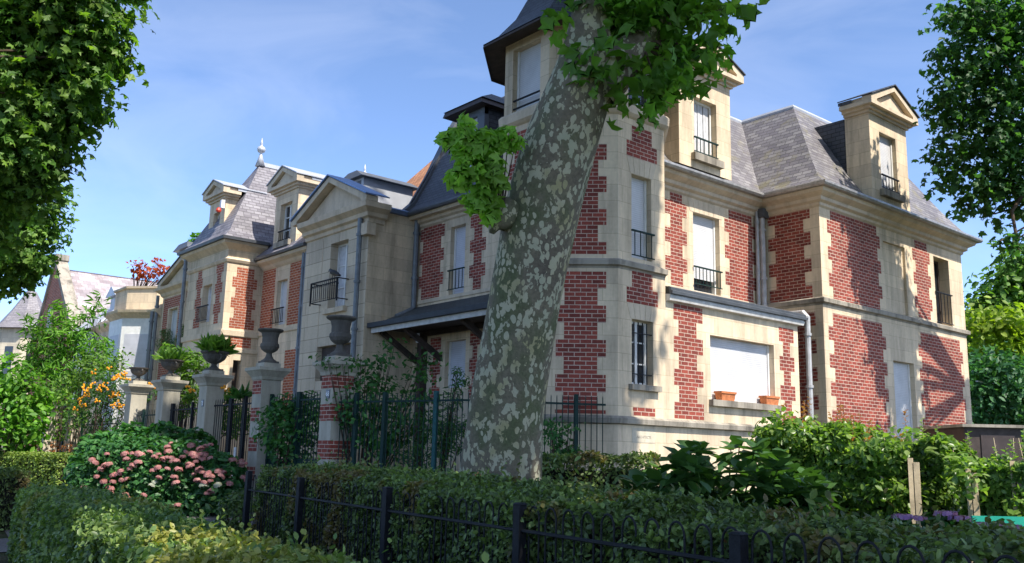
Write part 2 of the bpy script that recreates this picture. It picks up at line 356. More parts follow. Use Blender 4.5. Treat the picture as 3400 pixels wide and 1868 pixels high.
leaf('dry_leaf', [(0.350,0.120,0.050),(0.300,0.160,0.070)], .2)
def M(n): return MAT[n]

# ---------------------------------------------------------------- leaves
def rotbasis(n, rg):
    n = n/np.linalg.norm(n, axis=1, keepdims=True); a = rg.normal(size=n.shape); t = np.cross(a, n); t /= np.linalg.norm(t, axis=1, keepdims=True)
    return n, t, np.cross(n, t)
SH = {
 'oval': (np.array([(0,-.5,0),(.25,-.18,.05),(.26,.14,.06),(0,.5,-.05),(-.26,.14,.06),(-.25,-.18,.05)]), [[0,1,2,3],[0,3,4,5]]),
 'long': (np.array([(0,-.5,0),(.10,-.1,.03),(.085,.2,.02),(0,.5,-.1),(-.085,.2,.02),(-.10,-.1,.03)]), [[0,1,2,3],[0,3,4,5]]),
 'diamond': (np.array([(0,-.5,0),(.32,.02,.06),(0,.5,0),(-.32,.02,.06)]), [[0,1,2],[0,2,3]]),
 'maple': (np.array([(0,-.42,0),(.12,-.2,.05),(.44,-.28,-.10),(.34,-.04,.05),(.5,.18,-.12),(.24,.14,.06),(.2,.3,.03),(0,.55,-.14),(-.2,.3,.03),(-.24,.14,.06),(-.5,.18,-.12),(-.34,-.04,.05),(-.44,-.28,-.10),(-.12,-.2,.05)]),
           [[0,1,2,3],[0,3,4,5],[0,5,6,7],[0,7,8,9],[0,9,10,11],[0,11,12,13]]),
 'petal': (np.array([(-.5,-.5,0),(.5,-.5,.05),(.5,.5,0),(-.5,.5,.05)]), [[0,1,2,3]]),
}
def leafmesh(name, P, N, size, shape, mat, parent=None, var=.35, label=None, seed=1, T=None):
    rg = np.random.default_rng(seed); V0, F0 = SH[shape]; n, t, b = rotbasis(N, rg)
    if T is not None:
        b = T/np.linalg.norm(T, axis=1, keepdims=True); t = np.cross(b, n); t /= np.linalg.norm(t, axis=1, keepdims=True)+1e-9; n = np.cross(t, b)
    sz = (size*(1+var*rg.uniform(-1, 1, len(P))))[:, None, None]
    V = P[:, None, :] + sz*(V0[None,:,0:1]*t[:,None,:] + V0[None,:,1:2]*b[:,None,:] + V0[None,:,2:3]*n[:,None,:])
    k = len(V0); nl = len(P); V = V.reshape(-1, 3).astype(np.float32)
    fl = np.concatenate([np.array(f) for f in F0]); fc = np.array([len(f) for f in F0])
    loops = (np.arange(nl)[:, None]*k + fl[None, :]).ravel().astype(np.int32)
    tot = np.tile(fc, nl).astype(np.int32); st = np.concatenate([[0], np.cumsum(tot)[:-1]]).astype(np.int32)
    me = bpy.data.meshes.new(name); me.vertices.add(len(V)); me.vertices.foreach_set('co', V.ravel())
    me.loops.add(len(loops)); me.loops.foreach_set('vertex_index', loops)
    me.polygons.add(len(tot)); me.polygons.foreach_set('loop_start', st)
    try: me.polygons.foreach_set('loop_total', tot)
    except Exception: pass
    me.update(calc_edges=True); me.materials.append(mat)
    o = bpy.data.objects.new(name, me); col.objects.link(o)
    if parent: o.parent = parent
    if label: o['label'] = label
    return o
def blobpts(blobs, dens, rg, shell=.55, flat=1.0, clump=.0, ck=14):
    """points in a set of spheres ((x,y,z), r); clump>0 gathers them round twig ends"""
    Ps, Ns = [], []
    for c, r in blobs:
        n = max(4, int(dens*r*r))
        if clump: n = max(3, n//ck)
        d = rg.normal(size=(n, 3)); d /= np.linalg.norm(d, axis=1, keepdims=True)
        q = rg.uniform(shell**3, 1, n)**(1/3); p = d*q[:, None]*r; p[:, 2] *= flat; nn = d*.8+np.array([0, 0, .6])
        p = p+np.array(c)
        if clump:
            p = np.repeat(p, ck, 0)+rg.normal(size=(n*ck, 3))*clump*np.array([1, 1, .6]); nn = np.repeat(nn, ck, 0)
        Ps.append(p); Ns.append(nn+rg.normal(size=(len(p), 3))*.55)
    return np.concatenate(Ps), np.concatenate(Ns)
def rug(c, r): return (tuple(c), r)
def pblobs(L):                            # (px,py,depth,radius in photo px)
    return [(tuple(at(px, py, z)), rp*z/FPX) for px, py, z, rp in L]

# ================================================================ ground
def sheet(name, xs, ys, dz, mat, kind='structure', hf=gz):
    m = MB(); X = list(xs); Y = list(ys)
    for a, b in zip(X, X[1:]):
        for c, d in zip(Y, Y[1:]): m.poly((a,c,hf(a,c)+dz),(b,c,hf(b,c)+dz),(b,d,hf(b,d)+dz),(a,d,hf(a,d)+dz))
    o = m.build(name, M(mat)); tag(o, kind=kind); return o
def steps(a, b, s):
    r = [a]
    while r[-1] < b-1e-6: r.append(min(b, r[-1]+s))
    return r
sheet('ground', [-1500,-300,-100]+steps(-60,10,2.5)+[60,300,1500], [-1500,-300,-60]+steps(-10,40,2.5)+[100,300,1500], 0, 'turf')
sheet('path', steps(-70,12,2.5), [-6,-3,-1,.5,1.5], .004, 'asphalt')
def strip(name, pts, w, dz, mat):
    m = MB(); P = [Vector((x, y, 0)) for x, y in pts]
    Q = []
    for a, b in zip(P, P[1:]):
        n = max(1, int((b-a).length/2)); Q += [a.lerp(b, i/n) for i in range(n)]
    Q.append(P[-1])
    for a, b in zip(Q, Q[1:]):
        d = (b-a).normalized(); s_ = Vector((d.y, -d.x, 0))*w/2
        c = [a-s_, a+s_, b+s_, b-s_]; m.poly(*[(q.x, q.y, gz(q.x, q.y)+dz) for q in c])
    o = m.build(name, M(mat)); return tag(o, kind='structure')
strip('pavement', [(-9,3.9),(-14,4.6),(-19,5.4),(-30,6.6),(-60,9.0)], 2.4, .009, 'asphalt')
m = MB()
for x in range(-62,-12,2):
    for y in (9.5,10.3): m.poly((x,y,gz(x,y)+.024),(x+2,y,gz(x+2,y)+.024),(x+2,y+(.8 if y<10 else 4.4),gz(x+2,y)+.024),(x,y+(.8 if y<10 else 4.4),gz(x,y)+.024))
tag(m.build('bounce_ground', M('bounce_gravel')), kind='structure')  # pale gravel sheet added to bounce warm light onto the house walls
strip('footpath', [(-16,6.5),(-15.2,3.4),(-14.6,.5)], 1.6, .014, 'asphalt')
strip('driveway', [(-17.7,12.0),(-17.7,7.2),(-17,5.6)], 2.8, .019, 'asphalt')

# ================================================================ helpers for facades
def rail(F, u0, u1, z0, z1, n, parent, mat='black_iron', bars=7, posts=True, r=.012, fancy=False):
    m = MB(); m.fbox(F, u0, u1, z1-.03, z1, n-.02, n+.02); m.fbox(F, u0, u1, z0, z0+.02, n-.01, n+.01)
    for i in range(bars):
        u = u0+(u1-u0)*(i+.5)/bars; m.fbox(F, u-r*.6, u+r*.6, z0+.02, z1-.03, n-.007, n+.007)
    if fancy:
        m.fbox(F, u0, u1, z1-.12, z1-.105, n-.01, n+.01); st = (u1-u0)/bars
        for i in range(bars):
            uc = u0+st*(i+1); pts = [F(uc-st/2*math.cos(a)*1.0, z1-.2+.08*math.sin(a), n) for a in [k*math.pi/6 for k in range(7)]]
            m.tube(pts, .008, 5, False)
    o = m.build('railing', M(mat), parent)
    return o
def window(F, u0, u1, z0, z1, parent, kind='shutter', depth=.26, sm='shutter', fm='white_paint', mull=2, drop=1.0, mirror=False):
    """frame in a reveal of the given depth; kind shutter / glass"""
    w = empty('window', (0,0,0), parent=parent); d = -depth+.005; fw = .055; sx = .11 if kind == 'shutter' else .06
    m = MB(); m.fbox(F, u0, u0+fw, z0, z1, d, d+sx); m.fbox(F, u1-fw, u1, z0, z1, d, d+sx)
    m.fbox(F, u0+fw, u1-fw, z0, z0+fw, d, d+.06); m.fbox(F, u0+fw, u1-fw, z1-fw, z1, d, d+.06)
    if kind == 'glass':
        um = (u0+u1)/2; m.fbox(F, um-.035, um+.035, z0+fw, z1-fw, d+.002, d+.065)
        for i in range(1, mull+1):
            z = z0+(z1-z0)*i/(mull+1); m.fbox(F, u0+fw, um-.035, z-.013, z+.013, d+.004, d+.05); m.fbox(F, um+.035, u1-fw, z-.013, z+.013, d+.004, d+.05)
    m.build('frame', M(fm), w)
    p = MB(); p.fbox(F, u0+fw, u1-fw, z0+fw, z1-fw, d+.001, d+.018); p.build('pane', M('pane'), w)
    if kind == 'shutter':
        zb = z1-(z1-z0)*drop; q = MB(); q.fbox(F, u0+.04, u1-.04, zb, z1-.004, d+.065, d+.082); q.build('roller_shutter', M(sm), w)
    elif kind == 'curtain':
        q = MB(); 
        for i in range(7): q.fbox(F, u0+fw+(u1-u0-2*fw)*i/7, u0+fw+(u1-u0-2*fw)*(i+.85)/7, z0+fw, z1-fw, d+.02, d+.024+.008*(i%2))
        q.build('curtain', M('curtain'), w)
    return w
def pipe(pts, parent, mat='pipe', r=.055, name='downpipe'):
    m = MB(); m.tube(pts, r, 10)
    for a, b in zip(pts, pts[1:]):
        a, b = Vector(a), Vector(b)
        if (b-a).length > 1.2 and abs((b-a).normalized().z) > .9:
            n = int((b-a).length/1.3)
            for i in range(n+1):
                c = a.lerp(b, (i+.35)/(n+1)); m.tube([c-Vector((0,0,.03)), c+Vector((0,0,.03))], r*1.35, 10)
    return m.build(name, M(mat), parent, smooth=False)
CORN = [(0,7.62),(.05,7.66),(.06,7.72),(.14,7.76),(.15,7.84),(.30,7.92),(.33,8.0),(0,8.0)]
GUT = [(.30,8.002),(.43,8.002),(.46,8.05),(.46,8.10),(.43,8.10),(.42,8.03),(.28,8.03)]
STR = [(0,5.16),(.02,5.20),(.075,5.22),(.08,5.31),(.03,5.345),(0,5.35)]
MAN = [(.40,8.06),(.05,8.36),(-.35,8.95),(-.85,9.80),(-1.60,11.0)]

# ================================================================ corner villa
villa = empty('brick_villa', (-13, 17, gz(-13,17)), 'large red brick and cream stone villa with an octagonal turret, on the right', 'house')
V = empty('facade', (0,0,0))
bpy.data.objects.remove(V)
vloc = villa.location.copy()
class Root:                               # children are built in world space, so undo the root's offset
    pass
_build = MB.build
def build(s, name, mat, parent=None, label=None, smooth=False):
    if s.marks:                           # marked stretches become separate pieces
        v0 = f0 = 0; out = None
        for v1, f1 in s.marks:
            q = MB(); q.v = s.v[v0:v1]; q.f = [[i-v0 for i in f] for f in s.f[f0:f1]]; out = build(q, name, mat, parent, label, smooth); v0, f0 = v1, f1
        return out
    o = _build(s, name, mat, parent, label, smooth)
    if parent is not None: o.matrix_parent_inverse = Matrix.Translation(-wloc(parent))
    return o
def wloc(p):
    v = Vector((0,0,0))
    while p is not None:
        if p.type == 'EMPTY' and not p.get('flat'): v = v+p.location
        p = p.parent
    return v
MB.build = build
_lm = leafmesh
def leafmesh(*a, **k):
    o = _lm(*a, **k)
    p = k.get('parent')
    if p is not None: o.matrix_parent_inverse = Matrix.Translation(-wloc(p))
    return o

GV = .2
FB = frame(-11.75, 0, 0, 1); FC = frame(-13.15, 0, 0, 1); FD = frame(0, 19.25, 1, 0); FE = frame(-11.5, 0, 0, 1)
FX = frame(0, 11.63, 1, 0); FL = frame(0, 14.05, 1, 0)
r2 = 2**.5
FCH = frame(-12.712, 11.628, 1/r2, 1/r2); FCL = frame(-15.03, 12.59, 1/r2, -1/r2)
OCT = [(-15.03,13.95),(-15.03,12.59),(-14.07,11.63),(-12.71,11.63),(-11.75,12.59),(-11.75,13.95),(-12.71,14.91),(-14.07,14.91)]
# --- walls
m = MB()
wall(m, FB, 12.59, 13.95, GV, 10.15, [(12.97,13.55,5.43,7.10,.24),(12.97,13.58,3.01,4.24,.24),(12.88,13.66,8.56,9.9,.2)])
wall(m, FB, 13.95, 18.56, GV, 4.72, [(15.34,17.60,2.86,4.18,.24)])
m.poly((-11.75,18.56,GV),(-13.15,18.56,GV),(-13.15,18.56,4.72),(-11.75,18.56,4.72))
wall(m, FCH, 0, 1.36, GV, 10.15)
wall(m, FX, -14.07, -12.71, GV, 10.15, [(-13.82,-12.97,8.56,9.93,.24)])
wall(m, FCL, 0, 1.36, GV, 10.15); m.poly((-15.03,12.59,GV),(-15.03,14.05,GV),(-15.03,14.05,10.15),(-15.03,12.59,10.15))
m.poly((-11.75,13.95,4.72),(-12.71,14.91,4.72),(-12.71,14.91,10.15),(-11.75,13.95,10.15)); m.poly((-15.03,13.95,8),(-14.07,14.91,8),(-14.07,14.91,10.15),(-15.03,13.95,10.15)); m.poly((-12.71,14.91,8),(-14.07,14.91,8),(-14.07,14.91,10.15),(-12.71,14.91,10.15))
wall(m, FC, 14.3, 19.25, 4.6, 8.0, [(16.61,17.60,5.45,7.30,.24)])
wall(m, FD, -13.15, -11.5, GV, 8.0)
wall(m, FE, 19.25, 26.70, GV, 8.0, [(22.22,23.36,5.45,7.30,.07),(24.97,25.87,5.45,7.34,.35),(22.42,23.5,1.9,4.24,.24)])
m.poly((-11.5,26.7,GV),(-18.5,26.7,GV),(-18.5,26.7,8.0),(-11.5,26.7,8.0))
wall(m, FL, -20.6, -15.03, GV, 8.0, [(-19.06,-18.43,5.68,7.50,.24),(-19.12,-18.27,3.3,4.5,.24),(-20.3,-19.9,.5,4.3,.15)])
m.build('wall', M('stone'), villa)
m = MB()
T2 = [(-20.6,14.05),(-20.6,26.7)]
m.poly((-20.6,14.05,GV),(-20.6,26.7,GV),(-20.6,26.7,8.0),(-20.6,14.05,8.0)); m.poly((-20.6,26.7,GV),(-18.5,26.7,GV),(-18.5,26.7,8.0),(-20.6,26.7,8.0)); m.build('rear_wall', M('stone_plain'), villa)
# --- brick panels
m = MB()
bricks(m, FCH, 2.43, 5.09, (.21,.36), (1.14,.98)); bricks(m, FCH, 5.43, 7.94, (.21,.36), (1.14,.98), 1)
bricks(m, FB, 7.44, 8.09, (12.83,12.98), (13.72,13.57), 1); bricks(m, FB, 4.55, 5.2-.03, (12.83,12.98), (13.72,13.57), 1); bricks(m, FB, 2.43, 2.59, (13.0,13.0), (13.62,13.62))
bricks(m, FB, 2.43, 4.70, (14.19,14.34), (15.10,14.90), 0); bricks(m, FB, 2.43, 4.62, (17.81,17.95), (18.38,18.22), 0, 4)
bricks(m, FC, 5.47, 7.74, (15.62,15.80), (16.38,16.22), 1); bricks(m, FC, 5.43, 7.70, (17.80,17.97), (19.05,18.90), 1)
bricks(m, FD, 5.44, 7.71, (-12.92,-12.72), (-11.75,-11.93), 0); bricks(m, FD, 2.3, 5.12, (-13.12,-13.12), (-11.70,-11.92), 0)
bricks(m, FE, 5.43, 7.70, (19.57,19.73), (22.05,21.90), 1); bricks(m, FE, 5.51, 7.70, (23.77,23.92), (24.74,24.60), 1)
bricks(m, FE, 1.2, 5.12, (19.45,19.66), (22.10,21.94), 1); bricks(m, FE, 1.2, 5.12, (23.80,23.95), (26.38,26.24), 1)
bricks(m, FX, 5.43, 8.1, (-13.85,-13.70), (-12.93,-13.08), 0); bricks(m, FX, 2.43, 5.1, (-13.85,-13.70), (-12.93,-13.08), 0)
m.build('brick_panel', M('brick'), villa)
m = MB()
bricks(m, FL, 5.71, 7.98, (-20.44,-20.30), (-19.33,-19.48), 1); bricks(m, FL, 5.71, 7.65, (-18.22,-18.06), (-17.58,-17.74), 0)
bricks(m, FL, 2.9, 4.64, (-19.78,-19.64), (-19.31,-19.45), 0); bricks(m, FL, 2.9, 4.64, (-18.1,-17.98), (-17.7,-17.8), 0)
bricks(m, FL, 5.30, 5.46, (-20.5,-20.5), (-17.0,-17.0))
m.build('brick_panel', M('brick'), villa, 'darker brick panels between the upstairs windows of the shaded street side')
# voussoir hints: proud key blocks above openings
m = MB()
def lintel(F, u0, u1, z0, z1, n=5, flare=.10, pr=.006):
    for i in range(n):
        a = u0+(u1-u0)*i/n+.004; b = u0+(u1-u0)*(i+1)/n-.004
        ta = a+flare*(2*i/n-1); tb = b+flare*(2*(i+1)/n-1); m.fprism(F, [(a,z0),(b,z0),(tb,z1),(ta,z1)], -.01, pr)
    m.mark()
lintel(FB, 12.93, 13.62, 4.245, 4.54); lintel(FB, 12.93, 13.6, 7.105, 7.43); lintel(FC, 16.5, 17.72, 7.305, 7.60, 7); lintel(FL, -19.16, -18.34, 7.505, 7.92, 5, .08)
m.build('lintel', M('stone_plain'), villa)
# --- plinth ledge, string courses, cornices
SIDE = OCT[1:6]
m = MB(); P_ = [(0,2.25),(.03,2.26),(.09,2.27),(.10,2.36),(.04,2.405),(0,2.41)]
m.sweep([(-20.6,14.05),(-15.03,14.05)], P_).mark(); m.sweep(SIDE, P_).mark(); m.sweep([(-11.75,13.951),(-11.75,18.56),(-13.15,18.56)], P_).mark(); m.sweep([(-13.15,19.25),(-11.5,19.25),(-11.5,26.7),(-16,26.7)], [(o_, z_-.1) for o_, z_ in P_]).mark()
m.build('plinth_ledge', M('stone_worn'), villa)
m = MB(); m.sweep([(-15.03,13.9)]+SIDE, [(o_, z_-.0) for o_, z_ in STR]).mark(); m.sweep([(-13.15,19.25),(-11.5,19.25),(-11.5,26.7),(-16,26.7)], [(o_*1.1, z_+.11) for o_, z_ in STR]).mark()
m.build('string_course', M('stone_worn'), villa)
m = MB(); m.sweep([(-20.6,14.05),(-15.03,14.05)], [(o_, z_+(.08 if z_ < 7.9 else 0)) for o_, z_ in CORN]).mark(); m.sweep([(-13.15,14.3),(-13.15,19.25),(-11.5,19.25),(-11.5,26.7),(-17,26.7)], CORN).mark()
m.sweep([(-15.03,13.95)]+SIDE+[(-12.71,14.91)], [(0,8.22),(.05,8.25),(.10,8.30),(.11,8.46),(.06,8.52),(0,8.53)]).mark()
m.build('cornice', M('stone_plain'), villa)
m = MB(); m.sweep([(-20.6,14.05),(-15.03,14.05)], [(-.02,5.59),(.03,5.60),(.035,5.69),(-.02,5.70)]); m.fbox(FC, 14.9, 19.15, 5.35, 5.44, 0, .035); m.build('sill_band', M('stone_plain'), villa)
m = MB(); m.sweep([(-13.15,14.3),(-13.15,19.25),(-11.5,19.25),(-11.5,26.7),(-17,26.7)], GUT); m.build('gutter', M('gutter_pale'), villa)
m = MB(); m.sweep([(-20.75,14.05),(-14.9,14.05)], GUT); m.build('gutter', M('zinc_dark'), villa)
# --- mansard
m = MB(); m.sweep([(-13.15,14.0),(-13.15,19.25),(-11.5,19.25),(-11.5,26.7),(-18.5,26.7)], MAN[:]); m.build('roof', M('slate_moss'), villa)
m = MB(); top = [(-14.75,13.0),(-14.75,17.65+3.2-.0),(-13.1,20.85),(-13.1,25.1),(-19.5,25.1),(-19.5,15.75),(-15,15.75)]
m.poly(*[(x, y, 11.005) for x, y in top]); m.sweep([(-14.75,14.0),(-14.75,20.85),(-13.1,20.85),(-13.1,25.1),(-18.5,25.1)], [(.03,10.93),(.045,11.0),(.0,11.07),(-.25,11.10)]); m.build('roof_flashing', M('zinc'), villa)
m = MB(); ML = [(.42,8.06),(.12,8.35),(-.35,9.2),(-1.15,10.9),(-1.5,11.5)]
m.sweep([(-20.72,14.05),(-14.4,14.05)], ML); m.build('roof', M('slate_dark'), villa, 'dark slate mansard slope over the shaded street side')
m = MB()
for (o0,z0),(o1,z1) in zip(ML, ML[1:]):
    y0, y1 = 14.05-o0, 14.05-o1; a0 = 14.05-o0-.10; m.hexa([(-20.92,y0,z0-.10),(-20.66,y0,z0-.10),(-20.66,y1,z1-.10),(-20.92,y1,z1-.10),(-20.92,y0,z0+.14),(-20.66,y0,z0+.14),(-20.66,y1,z1+.14),(-20.92,y1,z1+.14)])
m.build('verge_flashing', M('zinc_dark'), villa)
m = MB(); m.poly((-20.7,14.05-.3,8.1),(-20.7,17,8.1),(-20.7,17,11.5),(-20.7,15.55,11.5)); m.poly((-20.7,15.55,11.5),(-14.5,15.55,11.5),(-14.5,19,11.3),(-20.7,19,11.3)); m.build('roof_top', M('zinc_dark'), villa)
# --- turret roof: flared octagon
cxo, cyo = -13.39, 13.27
def octp(a, z): t_ = a*math.tan(math.pi/8); return [(cxo-a,cyo+t_,z),(cxo-a,cyo-t_,z),(cxo-t_,cyo-a,z),(cxo+t_,cyo-a,z),(cxo+a,cyo-t_,z),(cxo+a,cyo+t_,z),(cxo+t_,cyo+a,z),(cxo-t_,cyo+a,z)]
m = MB(); pr = [(2.10,10.06),(1.80,10.30),(1.45,10.75),(1.1,11.5),(.6,12.9),(.05,14.6)]
for (a0,z0),(a1,z1) in zip(pr, pr[1:]):
    A, B = octp(a0,z0), octp(a1,z1)
    for i in range(8): m.poly(A[i], A[(i+1)%8], B[(i+1)%8], B[i])
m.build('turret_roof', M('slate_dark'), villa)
m = MB(); A, B, C_ = octp(2.09,10.045), octp(1.60,10.10), octp(2.10,9.99)
for i in range(8): m.poly(A[(i+1)%8], A[i], B[i], B[(i+1)%8]); m.poly(C_[i], C_[(i+1)%8], A[(i+1)%8], A[i])
A, B = octp(1.90,9.985), octp(1.62,9.93)
m.build('eaves', M('dark_wood'), villa)
# --- windows
window(FB, 12.97, 13.55, 5.43, 7.10, villa, depth=.24); window(FB, 12.97, 13.58, 3.01, 4.24, villa, 'glass', .24); window(FB, 12.88, 13.66, 8.56, 9.9, villa, 'glass', .2)
window(FB, 15.34, 17.60, 2.86, 4.18, villa, depth=.24); window(FX, -13.82, -12.97, 8.56, 9.93, villa, depth=.24)
w = window(FC, 16.61, 17.60, 5.45, 7.30, villa, depth=.24, drop=.82); window(FE, 24.97, 25.87, 5.45, 7.34, villa, 'glass', .35, fm='dark_wood', mull=0)
window(FE, 22.42, 23.5, 1.9, 4.24, villa, depth=.24); window(FL, -19.06, -18.43, 5.68, 7.50, villa, depth=.24, sm='shutter_shaded'); window(FL, -19.12, -18.27, 3.3, 4.5, villa, depth=.24, sm='shutter_shaded')
m = MB(); m.fbox(FL, -20.28, -19.92, .5, 4.28, -.14, -.1); m.build('door', M('green_iron'), villa)
# sills
m = MB(); m.fbox(FB, 12.88, 13.72, 2.90, 3.006, -.02, .10).mark(); m.fbox(FB, 15.27, 17.82, 2.73, 2.856, -.02, .11).mark(); m.build('window_sill', M('stone_worn'), villa)
# railings
rail(FB, 12.95, 13.60, 5.47, 5.98, .03, villa, 'green_iron', 4); rail(FC, 16.58, 17.62, 5.60, 6.02, .04, villa, 'green_iron', 8)
rail(FE, 24.93, 25.9, 5.50, 6.35, .03, villa, 'black_iron', 5, r=.02); rail(FL, -19.1, -18.4, 5.82, 6.35, .03, villa, 'green_iron', 5)
m = MB()
for z_ in (8.62, 8.80): m.fbox(FX, -13.84, -12.95, z_, z_+.03, -.05, -.02).mark(); m.fbox(FB, 12.86, 13.68, z_, z_+.03, -.05, -.02).mark()
m.build('safety_bar', M('black_iron'), villa)
m = MB()
for u in (13.08, 13.2, 13.32, 13.44): m.fbox(FB, u-.008, u+.008, 3.01, 4.2, -.05, -.034)
for z_ in (3.2, 3.98): m.fbox(FB, 12.95, 13.6, z_, z_+.018, -.052, -.03)
m.build('window_bars', M('black_iron'), villa)
# bay roof
m = MB(); m.hexa([(-13.13,14.2,4.9),(-11.68,14.0,4.83),(-11.68,18.5,4.83),(-13.13,18.5,4.9),(-13.13,14.2,5.33),(-11.66,14.0,4.99),(-11.66,18.5,4.99),(-13.13,18.5,5.33)])
m.build('bay_roof', M('lead_dark'), villa)
m = MB(); m.sweep([(-11.75,13.96),(-11.75,18.56),(-13.1,18.56)], [(.10,4.84),(.17,4.845),(.18,4.90),(.13,4.92),(.14,4.97),(.07,5.0)]); m.build('gutter', M('zinc_dark'), villa)
m = MB(); m.sweep([(-11.75,13.96),(-11.75,18.56),(-13.1,18.56)], [(0,4.70),(.10,4.72),(.12,4.80),(.10,4.84),(0,4.85)]); m.build('fascia', M('fascia_paint'), villa)
# downpipes
pipe([(-12.98,19.10,7.7),(-12.98,19.10,5.25),(-12.9,19.08,5.12),(-11.75,18.83,5.05),(-11.66,18.83,4.95),(-11.66,18.83,GV)], villa, 'pipe_pale', .065)
pipe([(-13.06,19.0,7.9),(-13.06,18.98,5.4)], villa, 'pipe_pale', .045)
m = MB(); m.box((-13.1,18.98,7.58),(-12.86,19.22,7.8)); m.build('hopper', M('zinc_dark'), villa)
pipe([(-20.47,13.93,8.0),(-20.47,13.93,5.5),(-20.47,13.4,5.2)], villa, 'pipe', .075)
# --- stone dormers
def gable(m, F, uc, hw, zc, za, n0, n1, t=.11, ov=.0):
    # raking cornice: two bars + base bar
    m.fprism(F, [(uc-hw,zc),(uc-hw+.0,zc+t),(uc,za+t),(uc,za-.02),(uc-hw+.28,zc+t*.55),(uc-hw+.28,zc)][::-1], n0, n1)
    m.fprism(F, [(uc+hw,zc),(uc+hw,zc+t),(uc,za+t),(uc,za-.02),(uc+hw-.28,zc+t*.55),(uc+hw-.28,zc)], n0, n1)
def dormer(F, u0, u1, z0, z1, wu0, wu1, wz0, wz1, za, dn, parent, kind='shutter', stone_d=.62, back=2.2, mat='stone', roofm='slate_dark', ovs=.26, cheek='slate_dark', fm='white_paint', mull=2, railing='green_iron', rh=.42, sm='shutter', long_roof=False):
    d = empty('dormer', (0,0,0), parent=parent); uc = (u0+u1)/2; G = lambda u, z, n=0.0: F(u, z, n+dn)
    m = MB(); wall(m, G, u0, u1, z0, z1, [(wu0,wu1,wz0,wz1,.22)])
    for u in (u0, u1): m.poly(G(u,z0), G(u,z1), G(u,z1,-stone_d), G(u,z0+.35,-stone_d), G(u,z0+.12,-stone_d*.5))
    m.poly(G(u0,z1), G(u1,z1), G(u1,z1,-stone_d), G(u0,z1,-stone_d)); m.build('wall', M(mat), d)
    m = MB()
    for u, s_ in ((u0,1),(u1,-1)): m.poly(G(u+s_*.02,z0,-stone_d), G(u+s_*.02,z1,-stone_d), G(u+s_*.02,z1,-back), G(u+s_*.02,z0,-back))
    m.poly(G(u0+.02,z1,-stone_d), G(u1-.02,z1,-stone_d), G(u1-.02,z1,-back), G(u0+.02,z1,-back)); m.build('cheek', M(cheek), d)
    m = MB(); hw = (u1-u0)/2+ovs                                       # cornice round three sides
    for o_, a, b in ((.06,0,.07),(.14,.07,.14),(ovs,.14,.24)):
        m.fbox(G, u0-o_, u1+o_, z1+a+.001, z1+b, -stone_d, o_*.9)
    zc = z1+.24; gable(m, G, uc, hw, zc+.001, za, -.02, ovs*.9)
    m.fprism(G, [(uc-hw+.04,zc),(uc+hw-.04,zc),(uc+hw-.04,zc+.1),(uc,za+.09),(uc-hw+.04,zc+.1)], -stone_d, -.02); m.fprism(G, [(uc-hw+.25,zc),(uc+hw-.25,zc),(uc,za-.05)], -.2, ovs*.45); m.build('pediment', M('stone_plain'), d)
    m = MB(); e = .03; t_ = .13; rb = back if long_roof else stone_d+.02
    for s_ in (-1, 1):
        a = G(uc+s_*(hw+e), zc+t_-.02, ovs*.9+.04); b = G(uc, za+t_+.01, ovs*.9+.04); c = G(uc, za+t_+.01, -rb); dd = G(uc+s_*(hw+e), zc+t_-.02, -rb)
        up = Vector((0,0,.03)); m.hexa([a,b,c,dd,a+up,b+up,c+up,dd+up])
        m.poly(G(uc+s_*hw,zc+.02,-.3),G(uc+s_*hw,zc+t_-.02,-.3),G(uc+s_*hw,zc+t_-.02,-rb),G(uc+s_*hw,zc+.02,-rb))
    m.build('roof', M(roofm), d)
    window(G, wu0, wu1, wz0, wz1, d, kind, .22, sm=sm, fm=fm, mull=mull)
    m = MB(); m.fbox(G, wu0-.12, wu1+.12, wz0-.17, wz0-.002, -.02, .12); m.build('window_sill', M('stone_worn'), d)
    if railing: rail(G, wu0-.02, wu1+.02, wz0+.06, wz0+rh, .02, d, railing, 6)
    return d
dormer(FC, 15.68, 17.60, 8.18, 10.48, 16.22, 17.06, 8.52, 9.92, 11.22, .38, villa, 'curtain', .62, 2.0)
dormer(FE, 21.22, 23.14, 8.18, 10.42, 21.70, 22.55, 8.48, 10.03, 11.20, .32, villa, 'shutter', .66, 2.2, railing='black_iron')
# slate dormer on the street side
d = empty('dormer', (0,0,0), parent=villa, label='narrow slate sided dormer with a hipped slate roof left of the turret')
GD = lambda u, z, n=0.0: FL(u, z, n+.15)
m = MB()
for a, b in ((-18.72,-18.47),(-17.85,-17.56)): m.fbox(GD, a, b, 8.4, 10.38, -.12, .03)
m.fbox(GD, -18.72, -17.56, 10.2, 10.38, -.1, .035); m.fbox(GD, -18.72, -17.56, 8.35, 8.55, -.12, .02); m.build('frame', M('zinc_dark'), d)
m = MB(); m.poly(GD(-17.57,8.3,-.02), GD(-17.57,10.38,-.02), GD(-17.57,10.38,-1.5), GD(-17.57,8.3,-1.5)); m.poly(GD(-18.7,8.3,-.02), GD(-18.7,10.38,-.02), GD(-18.7,10.38,-1.5), GD(-18.7,8.3,-1.5)); m.build('cheek', M('slate_dark'), d)
m = MB(); m.fbox(GD, -18.47, -17.85, 8.55, 10.2, -.07, -.05); m.build('roller_shutter', M('shutter_shaded'), d)
m = MB(); m.hexa([GD(-19.0,10.38,.3),GD(-17.35,10.38,.3),GD(-17.35,10.38,-1.7),GD(-19.0,10.38,-1.7),GD(-18.96,10.52,.26),GD(-17.4,10.52,.26),GD(-17.4,10.52,-1.7),GD(-18.96,10.52,-1.7)]); m.build('eaves', M('brown_plastic'), d)
